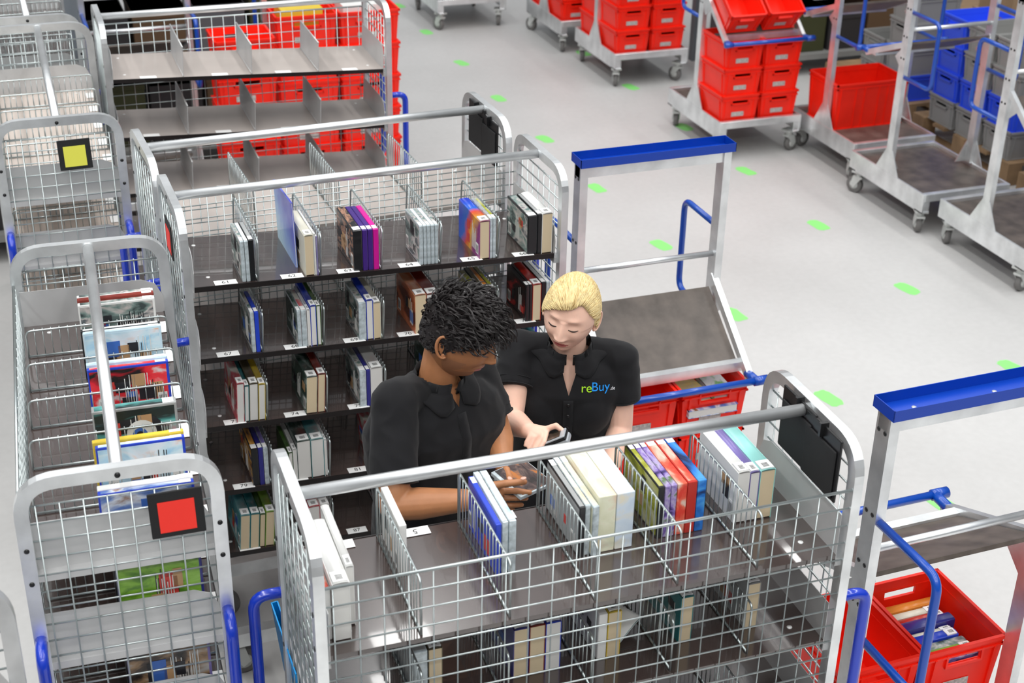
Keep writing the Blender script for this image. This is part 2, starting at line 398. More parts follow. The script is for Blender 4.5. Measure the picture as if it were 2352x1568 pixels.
trolley(ML0, 'wire trolley at the lower left edge, only its blue grip and post in view', shelves=(1.36, 1.0, .6))
trolley(ML3, 'wire trolley at the top left edge behind the yellow sign trolley', shelves=(1.36, 1.13, .90, .67, .44), grips=(1,))

# square magnetic signs
def sign(M, colm, label, s=1.0):
    t = empty('sign_plate', M, label, 'sign', None)
    b = MB(); b.box((-.052 * s, -.004, -.052 * s), (.052 * s, 0, .052 * s)); bevel(b.obj('backing_board', BLACKF, t), .003)
    b = MB(); b.box((-.035 * s, -.0052, -.04 * s), (.035 * s, -.0042, .03 * s)); b.obj('colour_card', colm, t)
# L1 near end face: world direction -y ; local frame x->world x
def end_sign(px, py, y, colm, label, rz, s=1, tiltr=0):
    p = at(px, py, y); sign(Mx.Translation(p) @ Mx.Rotation(rz, 4, 'Z') @ Mx.Rotation(tiltr, 4, 'Y'), colm, label, s)
end_sign(406, 1176, 2.52, REDC, 'black square sign with a red card on the lower left trolley end', a1, 1.03, -.02)
end_sign(172, 354, 4.665, YEL, 'black square sign with a yellow card on the upper left trolley end', -.0155, .98, -.02)
p = at(392, 545, 3.93); sign(Mx.Translation((.415, 3.93, p.z)) @ Mx.Rotation(-PI / 2 + .0185, 4, 'Z'), REDC, 'black sign with a red card seen edge on, left end of the numbered trolley')

# black document pouches on the right end meshes
def pouch(M, label, n=2):
    t = empty('document_pouch', M, label, 'pouch', 'black pouches on the trolley ends')
    b = MB(); b.box((-.006, -.072, -.075), (.0, .072, .075)); bevel(b.obj('back_panel', BLACKP, t), .004)
    b = MB(); b.box((-.011, -.062, -.07), (-.006, .062, .045)); bevel(b.obj('front_pocket', BLACKF, t), .003)
    b = MB(); b.box((-.016, -.004, .05), (.004, .004, .082)); b.obj('clip', BLACKP, t)
for px, py, x, lab in ((1838, 985, 1.548, 'black pouch on the right end of the foreground trolley, nearer the people'), (1893, 1045, 1.546, 'black pouch on the right end of the foreground trolley, nearer the camera')):
    r = FW + RT * ((px - 1176) / FPX) - UP * ((py - 784) / FPX); q = V((0, 0, CAMH)) + r * (x / r.x)
    pouch(Mx.Translation((x - .004, q.y, q.z)) @ Mx.Rotation(aF, 4, 'Z'), lab)
for px, py, x, lab in ((1098, 288, 1.522, 'black pouch on the far trolley right end, farther of its two'), (1127, 322, 1.528, 'black pouch on the far trolley right end, nearer of its two')):
    r = FW + RT * ((px - 1176) / FPX) - UP * ((py - 784) / FPX); q = V((0, 0, CAMH)) + r * (x / r.x)
    pouch(Mx.Translation((x, q.y, q.z)) @ Mx.Rotation(aD, 4, 'Z'), lab)

# ------------------------------------------------------------ books, cases
DECO = [mat('print_white', (.75, .75, .72), .4), mat('print_black', (.02, .02, .025), .4), mat('print_red', (.6, .05, .04), .4), mat('print_blue', (.05, .15, .5), .4), mat('print_tan', (.5, .3, .15), .4), mat('print_yellow', (.75, .6, .05), .4)]
def deco(e, x, h, d, seed, dark):
    r = random.Random(seed); b = MB()
    for side in (-1, 1):
        X = side * (x + .0002); X2 = side * (x + .0008); lo, hi = min(X, X2), max(X, X2)
        for k in range(r.choice((2, 3))):   # picture blocks
            a = r.uniform(.08, .7) * d; c = r.uniform(.12, .6) * h; b.mi = r.choice((1, 2, 3, 4, 4, 1)); b.box((lo, a, c), (hi, a + r.uniform(.1, .2) * d, c + r.uniform(.15, .32) * h))
        a0 = r.uniform(.1, .5) * d; b.mi = 0 if dark else 1
        for k in range(r.choice((4, 5, 7))):   # lines of print, running along the height
            b.box((lo, a0 + k * .0055, h * .15), (hi, a0 + k * .0055 + .0018, h * r.uniform(.5, .85)))
        b.mi = 0; a1 = r.choice((.05, .78)) * d; b.box((lo, a1, h * .1), (hi, a1 + .022, h * .38)); b.mi = 1
        for k in range(5): b.box((min(X, X2 + side * .0002), a1 + .003 + k * .0035, h * .13), (max(X, X2 + side * .0002), a1 + .0045 + k * .0035, h * .33))
    b.obj('printed_artwork', DECO, e)
def ccol(name, c): return mat('cover_' + name, c, .28, 0, .5)
def book(M, t_, h, d, cov, label, cat='book', pages=PAGES, spine_up=True, sticker=True, group='books and discs on the numbered trolley', curved=True, name='book', plain=False):
    e = empty(name, M, label, cat, group); c = .0014
    b = MB(); b.box((-t_ / 2, 0, 0), (-t_ / 2 + c, d, h)); b.box((t_ / 2 - c, 0, 0), (t_ / 2, d, h))
    # rounded spine on top
    n = 7; prof = [(t_ / 2 * math.cos(PI * i / (n - 1)), h - .001 + (.004 if curved and t_ > .012 else .0008) * math.sin(PI * i / (n - 1))) for i in range(n)]
    vs = [(x, 0, z) for x, z in prof] + [(x, d, z) for x, z in prof]
    b.add(vs, [(i, i + 1, i + 1 + n, i + n) for i in range(n - 1)] + [tuple(range(n)), tuple(range(n, 2 * n))[::-1]], True)
    b.obj('cover', cov, e)
    if name == 'book' and h > .1 and not plain: deco(e, t_ / 2, h, d, int(t_ * 1e4 + h * 1e3 + len(label) * 7), True)
    b = MB(); g = .003; b.box((-t_ / 2 + c, g * .3, g), (t_ / 2 - c, d - g, h - .001)); b.obj('page_block', pages, e)
    if sticker:
        b = MB(); s0 = .004; z = h + (.0042 if curved and t_ > .012 else .0012)
        b.box((-t_ * .42, s0, z - .0030 if curved and t_ > .012 else z - .001), (t_ * .42, s0 + .032, z + .0004)); b.mi = 1
        for k in range(4): b.box((-t_ * .2, s0 + .006 + k * .004, z + .0004), (t_ * .2, s0 + .008 + k * .004, z + .0007))
        b.obj('barcode_sticker', [PAPER, INK], e)
    return e
def case(M, t_, h, d, body, sleeve, label, cat='disc case', sticker=True, group='books and discs on the numbered trolley', name='disc_case'):
    e = empty(name, M, label, cat, group)
    b = MB(); b.box((-t_ / 2, 0, 0), (t_ / 2, d, h)); bevel(b.obj('case_shell', body, e), min(.002, t_ * .2), 2)
    b = MB(); q = t_ / 2 + .0003
    b.box((-q, .006, .006), (-q + .0006, d - .004, h - .006)); b.box((q - .0006, .006, .006), (q, d - .004, h - .006))
    b.box((-t_ * .38, .006, h - .0003), (t_ * .38, d - .006, h + .0004)); b.obj('printed_sleeve', sleeve, e)
    deco(e, q, h, d, int(t_ * 1e4 + len(label) * 13 + h * 1e3), True)
    if name == 'film_case': deco(e, q + .0003, h, d, len(label) * 31, False); deco(e, q + .0006, h, d, len(label) * 57, True)
    if 'large eye' in label:
        b = MB(); X = -q - .0012
        def disc(cy, cz, ry, rz, x, mi, seg=20):
            b.mi = mi; b.add([(x, cy + ry * math.cos(2 * PI * i / seg), cz + rz * math.sin(2 * PI * i / seg)) for i in range(seg)], [tuple(range(seg))[::-1]], False)
        disc(.075, .055, .040, .040, X, 1); disc(.082, .050, .033, .032, X - .0003, 0); disc(.086, .044, .017, .019, X - .0006, 3); disc(.086, .044, .009, .011, X - .0009, 1)
        b.obj('printed_eye', DECO, e)
    if sticker:
        b = MB(); b.box((-t_ * .42, .006, h + .0005), (t_ * .42, .03, h + .0009)); b.obj('barcode_sticker', PAPER, e)
    return e
R_ = random.Random(3)
def put(MT, x, y, z, tilt=0, lean=0, yaw=0): return MT @ Mx.Translation((x, y, z)) @ Mx.Rotation(yaw, 4, 'Z') @ Mx.Rotation(lean, 4, 'Y')
GOLDART = art('portrait_art', [(.80, .75, .62), (.75, .6, .3), (.05, .04, .03)], 18)
FACES = art('dark_portraits', [(.01, .01, .012), (.02, .02, .025), (.42, .22, .14), (.03, .03, .03)], 40)
BLUEORANGE = grad('blue_flame_art', [(.01, .04, .50), (.01, .07, .55), (.01, .12, .55), (.70, .06, .02), (.80, .42, .04), (.25, .03, .2)], (0, -1, -.5), 1.15, 5.5, .35)
GREYART = art('grey_green_art', [(.05, .07, .07), (.20, .28, .26), (.55, .50, .48), (.10, .12, .13)], 30)
ORANGEART = art('orange_brown_art', [(.10, .02, .01), (.55, .14, .05), (.75, .42, .25)], 12)
YGREEN = art('yellow_green_art', [(.12, .14, .01), (.35, .36, .03), (.6, .58, .35)], 25)
REDBLACK = art('red_black_art', [(.012, .01, .01), (.04, .01, .01), (.50, .02, .02)], 20)
REDGREY = art('red_grey_art', [(.35, .35, .33), (.55, .06, .08), (.6, .12, .14), (.7, .68, .6)], 14)
DGREEN = art('dark_green_art', [(.012, .03, .025), (.05, .10, .08), (.35, .42, .40)], 22)
DESERT = art('orange_action_art', [(.02, .02, .05), (.55, .25, .05), (.75, .45, .12), (.03, .05, .2)], 30)
TEALART = art('teal_art', [(.03, .16, .2), (.10, .35, .38), (.3, .5, .5)], 14)
LBLUEART = art('pale_blue_art', [(.35, .62, .82), (.62, .80, .88), (.75, .82, .88), (.85, .55, .4)], 22)
REDGAME = art('red_game_art', [(.02, .02, .02), (.75, .02, .04), (.8, .05, .06), (.7, .65, .65)], 20)
EYEART = art('teal_eye_art', [(.02, .03, .03), (.10, .38, .36), (.35, .6, .56), (.6, .05, .12)], 12)
FOOTB = art('green_pitch_art', [(.08, .22, .02), (.22, .45, .04), (.3, .55, .1)], 40)
DARKGAME = art('dark_game_art', [(.01, .01, .01), (.06, .04, .03), (.35, .22, .12), (.5, .48, .45)], 26)
BLUEFIG = art('blue_figure_art', [(.05, .12, .5), (.15, .25, .55), (.65, .70, .8), (.25, .12, .06)], 20)
PURPLE = art('purple_scene_art', [(.05, .03, .14), (.22, .14, .45), (.45, .38, .6), (.10, .18, .06)], 35)
REDART = art('red_sleeve_art', [(.7, .05, .03), (.78, .14, .08), (.75, .55, .45)], 30)
BLUEART = art('blue_sleeve_art', [(.01, .02, .08), (.02, .18, .62), (.1, .4, .75)], 16)
PALEBOX = art('pale_yellow_art', [(.72, .72, .52), (.80, .80, .62), (.75, .55, .4)], 18)
PALEBOX2 = art('pale_sky_art', [(.55, .66, .78), (.66, .75, .84), (.8, .75, .6)], 18)
SKYART = grad('sky_gradient_art', [(.09, .10, .55), (.16, .20, .70), (.30, .45, .85), (.55, .78, .92)], (0, .8, -1), .45, 3.2, .3)
BLK = mat('black_case_plastic', (.012, .013, .015), .3, 0, .5, coat=.2)
SP = dict(white=ccol('white', (.80, .80, .78)), navy=ccol('navy', (.03, .03, .22)), purple=ccol('purple', (.055, .02, .20)), magenta=ccol('magenta', (.62, .01, .30)),
          blue=ccol('blue', (.02, .06, .55)), cream=ccol('cream', (.72, .70, .58)), red=ccol('red', (.5, .03, .02)), dred=ccol('dark_red', (.22, .02, .01)), yellow=ccol('yellow', (.75, .55, .05)),
          green=ccol('green', (.06, .14, .03)), lime=ccol('lime', (.25, .45, .05)), teal=ccol('teal', (.02, .20, .22)), turq=ccol('turquoise', (.32, .70, .66)), viol=ccol('violet', (.20, .16, .42)), brown=ccol('brown', (.10, .08, .04)), orange=ccol('orange', (.75, .25, .03)), grey=ccol('grey', (.35, .36, .36)))
HB = TL / 2 - .03; BW = 2 * HB / 6
def zC(si, x): return SC[si] - .045 * (x - TL / 2) + .0005
POS = ['first', 'second', 'third', 'fourth', 'fifth', 'sixth']
SHN = ['top', 'second', 'third', 'fourth', 'bottom']
def bay(si, bi, items, lean=0.):
    """items from left to right; they are pushed against the divider on their right"""
    x = .03 + (bi + 1) * BW - .004; tot = sum(i[1] + .0012 for i in items); x0 = x - tot - abs(lean) * .0
    for k, it in enumerate(items):
        kind, t_, h, d, cv, desc = it[:6]; xc = x0 + t_ / 2; x0 += t_ + .0012
        pos = (POS[k] + ' from the left') if len(items) > 1 else 'alone'
        lab = f'{desc}, {pos} above card {61 + 6 * si + bi}'
        yy = .034 + (it[7] if len(it) > 7 else 0)
        Mi = put(MC, xc, yy, zC(si, xc), lean=lean)
        if kind == 'b': book(Mi, t_, h, d, cv, lab, pages=it[6] if len(it) > 6 else PAGES)
        elif kind == 'thin': book(Mi, t_, h, d, cv, lab, pages=PAGES, curved=False)
        else: case(Mi, t_, h, d, it[6] if len(it) > 6 and it[6] else CDCLEAR, cv, lab)
W_ = SP['white']
bay(0, 0, [('c', .011, .125, .142, GREYART, 'clear disc case'), ('c', .011, .125, .142, W_, 'clear disc case with pale sleeve'), ('c', .014, .127, .142, SP['grey'], 'disc case with black tray', BLK)])
bay(0, 1, [('b', .026, .125, .19, SP['cream'], 'cream book with a golden portrait', CREAM), ('thin', .005, .13, .19, W_, 'slim white booklet'), ('thin', .004, .12, .19, SP['viol'], 'thin violet booklet')])
bay(0, 2, [('c', .026, .128, .19, FACES, 'thick black box with faces on it', BLK), ('c', .015, .128, .19, SP['purple'], 'purple film case', SP['purple']), ('c', .015, .128, .19, SP['purple'], 'dark purple film case', SP['purple']), ('c', .016, .128, .19, SP['magenta'], 'magenta film case', SP['magenta'])])
bay(0, 3, [('c', .011, .125, .142, GREYART, 'clear disc case'), ('c', .010, .125, .142, W_, 'clear disc case'), ('c', .011, .125, .142, GREYART, 'clear disc case'), ('c', .011, .125, .142, W_, 'clear disc case'), ('c', .01, .125, .142, GREYART, 'clear disc case')])
bay(0, 4, [('b', .032, .122, .19, BLUEORANGE, 'blue and orange paperback', CREAM), ('c', .008, .13, .17, SP['grey'], 'slim grey disc case'), ('c', .010, .13, .17, YGREEN, 'slim green disc case')])
bay(0, 5, [('c', .030, .126, .18, GREYART, 'grey green boxed disc set', BLK), ('c', .013, .13, .18, SP['grey'], 'black disc case', BLK), ('b', .034, .13, .18, W_, 'white book with bent cream pages', CREAM)])
bay(1, 0, [('c', .011, .13, .15, GREYART, 'clear disc case'), ('c', .012, .13, .15, SP['blue'], 'disc case with blue tray', SP['blue'])])
bay(1, 1, [('c', .011, .12, .15, DGREEN, 'clear disc case with dark green sleeve'), ('c', .016, .12, .15, REDGREY, 'clear disc case with red sleeve'), ('thin', .009, .12, .17, W_, 'thin white book'), ('b', .017, .13, .19, SP['blue'], 'white-edged book in blue cover'), ('b', .012, .13, .19, SP['green'], 'slim green book')])
bay(1, 2, [('c', .022, .125, .16, GREYART, 'thick clear disc case'), ('b', .02, .13, .17, SP['blue'], 'bright blue book'), ('b', .022, .12, .18, SP['cream'], 'cream paged book', CREAM)])
bay(1, 3, [('b', .036, .13, .19, ORANGEART, 'thick orange and brown book', CREAM), ('b', .038, .13, .19, SP['dred'], 'thick dark red book')])
bay(1, 4, [('c', .02, .125, .16, YGREEN, 'yellow green disc case'), ('c', .014, .128, .17, SP['brown'], 'black disc case', BLK), ('c', .014, .128, .17, SP['orange'], 'disc case with white tray', W_), ('c', .014, .128, .17, YGREEN, 'black disc case with yellow sleeve', BLK)])
bay(1, 5, [('c', .011, .125, .17, REDBLACK, 'black and red disc case', BLK), ('c', .009, .125, .17, REDBLACK, 'slim black disc case', BLK), ('b', .028, .125, .17, SP['red'], 'cream paged book with red cover', CREAM), ('c', .015, .13, .17, SP['grey'], 'black disc case', BLK), ('c', .013, .13, .17, W_, 'pale disc case')])
bay(2, 0, [('b', .022, .13, .19, REDGREY, 'red and grey paperback'), ('b', .013, .12, .19, SP['teal'], 'thin teal paperback'), ('b', .026, .125, .19, SP['brown'], 'brown paperback'), ('b', .02, .12, .19, SP['yellow'], 'yellow edged book')], lean=.05)
bay(2, 1, [('b', .034, .125, .19, DGREEN, 'dark green thriller paperback', CREAM), ('b', .023, .13, .19, SP['dred'], 'dark paperback with cream pages', CREAM)], lean=.05)
bay(2, 2, [('c', .020, .125, .17, GREYART, 'clear disc case'), ('c', .012, .125, .17, SP['navy'], 'navy case', SP['navy']), ('b', .036, .13, .19, W_, 'thick white book')])
for bi in (3, 4, 5):
    bay(2, bi, [('b', .02, .13, .19, (DGREEN, REDBLACK, TEALART)[bi - 3], ('dark green', 'black and red', 'teal')[bi - 3] + ' paperback')])
bay(3, 0, [('c', .02, .13, .19, DESERT, 'game case with an orange action cover', BLK), ('c', .014, .13, .19, SP['navy'], 'dark blue game case', SP['navy']), ('c', .014, .13, .19, SP['viol'], 'pale game case')])
bay(3, 1, [('thin', .012, .10, .17, SP['green'], 'slim dark book'), ('thin', .012, .11, .17, W_, 'slim white book'), ('b', .042, .135, .19, DGREEN, 'very thick book with green spine'), ('b', .040, .135, .19, TEALART, 'very thick book with teal spine'), ('thin', .008, .13, .19, W_, 'thin white booklet')])
bay(3, 2, [('b', .028, .13, .19, REDGREY, 'grey paperback leaning')], lean=-.08)
bay(4, 0, [('b', .030, .125, .19, TEALART, 'paperback with a blue beach cover', CREAM), ('b', .028, .125, .19, SP['teal'], 'teal paperback', CREAM), ('b', .017, .12, .19, SP['green'], 'slim green paperback', CREAM), ('b', .028, .125, .19, SP['lime'], 'lime green paperback', CREAM)], lean=.08)
bay(4, 1, [('b', .035, .12, .19, REDGREY, 'white book with red lettering marks'), ('b', .030, .12, .19, W_, 'white hardback')])
# tall picture book standing in bay 62
Mi = put(MC, .03 + 2 * BW - .053, .10, zC(0, .4), lean=-.015)
e = book(Mi @ Mx.Rotation(-.06, 4, 'X'), .005, .20, .235, SKYART, 'tall thin blue picture book standing behind the cream book', group=None, curved=False, sticker=False, plain=True)

# right shelf items of the foreground trolley (local bays counted from the open side, right in the photo = first)
def zF(si): return (1.352, 1.124, .896, .668, .44)[si] + .0005
def bayF(si, wx, items, lean=0, ys=.10):
    """wx: world x of the first item's left face; items run left to right in the photo"""
    x = wx
    for it in items:
        kind, t_, h, d, cv, lab = it[:6]; xc = x + t_ / 2; x += t_ + .0015
        lx_ = fx - xc   # local x, trolley turned by 180 degrees
        y_ = it[7] if len(it) > 7 else ys
        Mi = MF @ Mx.Translation((lx_, y_, zF(si))) @ Mx.Rotation(lean, 4, 'Y')
        # spine up, page edge towards the mesh side
        g = 'books and discs on the foreground trolley'
        if kind == 'b': book(Mi @ Mx.Translation((0, d, 0)) @ Mx.Rotation(PI, 4, 'Z'), t_, h, d, cv, lab, pages=it[6] if len(it) > 6 and it[6] else PAGES, group=g)
        else: case(Mi, t_, h, d, it[6] if len(it) > 6 and it[6] else CDCLEAR, cv, lab, group=g)
bayF(0, .462, [('c', .012, .12, .18, REDART, 'slim case with a red edge at the left end of the foreground trolley', W_, .16), ('b', .034, .135, .22, W_, 'thick white book at the left end of the foreground trolley', None, .13), ('b', .016, .14, .22, W_, 'thin white book second from the left on the foreground trolley', None, .09)])
bayF(0, .650, [('c', .016, .125, .15, W_, 'white disc case right of the first divider on the foreground trolley', W_, .035)])
bayF(0, .838, [('c', .012, .125, .19, SP['blue'], 'disc case with a dark blue edge, left of three beside the second divider', SP['blue'], .05), ('c', .013, .128, .20, W_, 'disc case with an orange sticker, middle of three beside the second divider', None, .04), ('c', .016, .128, .20, LBLUEART, 'pale blue disc case, right of three beside the second divider', None, .04)])
bayF(0, 1.022, [('c', .013, .125, .2, SP['grey'], 'grey disc case against the third divider of the foreground trolley', BLK, .035), ('c', .012, .125, .2, PALEBOX, 'disc case with cream and red spine beside the pale box sets', None, .03), ('c', .014, .125, .21, PALEBOX, 'clear disc case with a green pink spine beside the pale box sets', None, .03), ('c', .040, .14, .2, PALEBOX, 'thick pale yellow box set on the foreground trolley', PALEBOX, .03), ('c', .040, .14, .2, PALEBOX2, 'thick pale blue box set on the foreground trolley', PALEBOX2, .03)])
bayF(0, 1.207, [('c', .013, .13, .19, YGREEN, 'green disc case, first of the row beside the fourth divider', BLK, .03), ('c', .013, .13, .19, PURPLE, 'purple film case, second of the row beside the fourth divider', PURPLE, .03), ('c', .013, .13, .19, PURPLE, 'purple film case next to the red ones', PURPLE, .03), ('c', .022, .13, .19, REDART, 'orange red film case on the foreground trolley', REDART, .03), ('c', .022, .13, .19, REDART, 'deep red film case on the foreground trolley', SP['red'], .03), ('c', .020, .13, .19, BLUEART, 'bright blue film case right of the red ones', BLUEART, .03)])
bayF(0, 1.392, [('b', .028, .13, .19, W_, 'white paperback beside the fifth divider of the foreground trolley', None, .03), ('b', .023, .125, .19, SP['viol'], 'violet paperback between the white and turquoise ones', None, .03), ('b', .036, .125, .19, SP['turq'], 'turquoise paperback with a red band on its spine', CREAM, .03)])
bayF(1, .86, [('b', .034, .125, .2, SP['navy'], 'navy paperback on the second shelf of the foreground trolley, first from the left', CREAM), ('b', .034, .125, .2, SP['dred'], 'dark red paperback on the second shelf of the foreground trolley', CREAM), ('b', .034, .125, .2, SP['blue'], 'blue paperback on the second shelf of the foreground trolley', None)])
bayF(1, .645, [('c', .03, .12, .2, SP['grey'], 'grey disc set low at the left of the second foreground shelf', None), ('b', .03, .12, .2, SP['brown'], 'brown paperback low at the left of the second foreground shelf', CREAM)])
bayF(1, 1.05, [('c', .02, .12, .2, W_, 'white case under the pale box sets on the second foreground shelf', W_), ('b', .03, .12, .2, SP['yellow'], 'yellow page book under the pale box sets', CREAM)])
bayF(1, 1.24, [('b', .03, .12, .2, SP['teal'], 'teal paperback under the red cases on the second foreground shelf', CREAM)])
bayF(1, 1.40, [('b', .03, .12, .2, SP['grey'], 'grey paperback under the turquoise one on the second foreground shelf', CREAM)])
# open booklet with curved pages, second shelf
b = MB(); n = 12
for k, (o_, mi) in enumerate(((0, 0), (.004, 1), (.008, 0))):
    vs = []
    for i in range(n + 1):
        t = i / n; vs += [(-.09 + .18 * t, 0, .03 + o_ + .05 * math.sin(t * PI / 2) ** 2), (-.09 + .18 * t, .13, .03 + o_ + .05 * math.sin(t * PI / 2) ** 2)]
    b.mi = mi; b.add(vs, [(2 * i, 2 * i + 2, 2 * i + 3, 2 * i + 1) for i in range(n)], True)
o = b.obj('open_magazine', [PAPER, SP['teal']]); o.matrix_world = place(1.13, 2.30, .5) @ Mx.Scale(.6, 4) @ Mx.Translation((0, 0, (zF(1)) / .6 - .026)); tag(o, 'white magazine with curled pages on the second shelf of the foreground trolley', 'magazine')
sol = o.modifiers.new('s', 'SOLIDIFY'); sol.thickness = .001

# media on the lower left trolley, covers turned to the camera
def bayL(si, bi, items):
    z = S1[si] + .0005; x = .03 + bi * BW + .012
    for k, (t_, h, d, cv, body, lab, *rest) in enumerate(items):
        xc = x + t_ / 2; x += t_ + .002
        Mi = put(ML1, xc, .055 + (rest[0] if rest else 0), z, lean=.05)
        case(Mi, t_, h, d, body, cv, lab, group='games and films on the lower left trolley', name='film_case', sticker=True, cat='film case')
WB = SP['white']
bayL(0, 5, [(.014, .125, .19, GREYART, WB, 'film case with a yellow lettered spine in the farthest bay of the lower left trolley'), (.016, .125, .19, SP['dred'], SP['dred'], 'film case with a dark red spine in the farthest bay of the lower left trolley'), (.02, .12, .19, GREYART, W_, 'grey and black fronted case in the farthest bay of the lower left trolley')][::-1])
bayL(0, 4, [(.014, .13, .185, LBLUEART, ccol('pale_blue', (.6, .78, .88)), 'pale blue film case with two small pictures on its back'), (.012, .13, .19, SP['white'], BLK, 'black film case hidden behind the pale blue one')])
bayL(0, 3, [(.015, .125, .185, REDGAME, SP['blue'], 'blue game case with a red and black back cover'), (.015, .13, .185, LBLUEART, ccol('pale_blue', (.6, .78, .88)), 'pale blue case just behind the red and black game case')])
bayL(0, 2, [(.030, .115, .185, EYEART, SP['grey'], 'thriller book with a large eye on a teal cover')])
bayL(0, 1, [(.014, .13, .185, LBLUEART, SP['blue'], 'light blue film case with a yellow strip behind it'), (.014, .135, .19, SP['yellow'], SP['yellow'], 'yellow topped film case behind the light blue one')])
bayL(0, 0, [(.015, .13, .19, BLUEFIG, SP['blue'], 'blue film case with a figure, just behind the red sign'), (.02, .13, .19, SP['white'], SP['white'], 'white topped case behind the blue figure case')])
bayL(1, 0, [(.015, .178, .175, FOOTB, SP['navy'], 'green football game case under the red sign'), (.015, .170, .18, SP['grey'], BLK, 'dark case behind the green football game')])
bayL(2, 0, [(.015, .178, .175, DARKGAME, SP['viol'], 'dark game case lowest in view on the lower left trolley'), (.015, .170, .18, SP['grey'], BLK, 'black case behind the dark game case')])

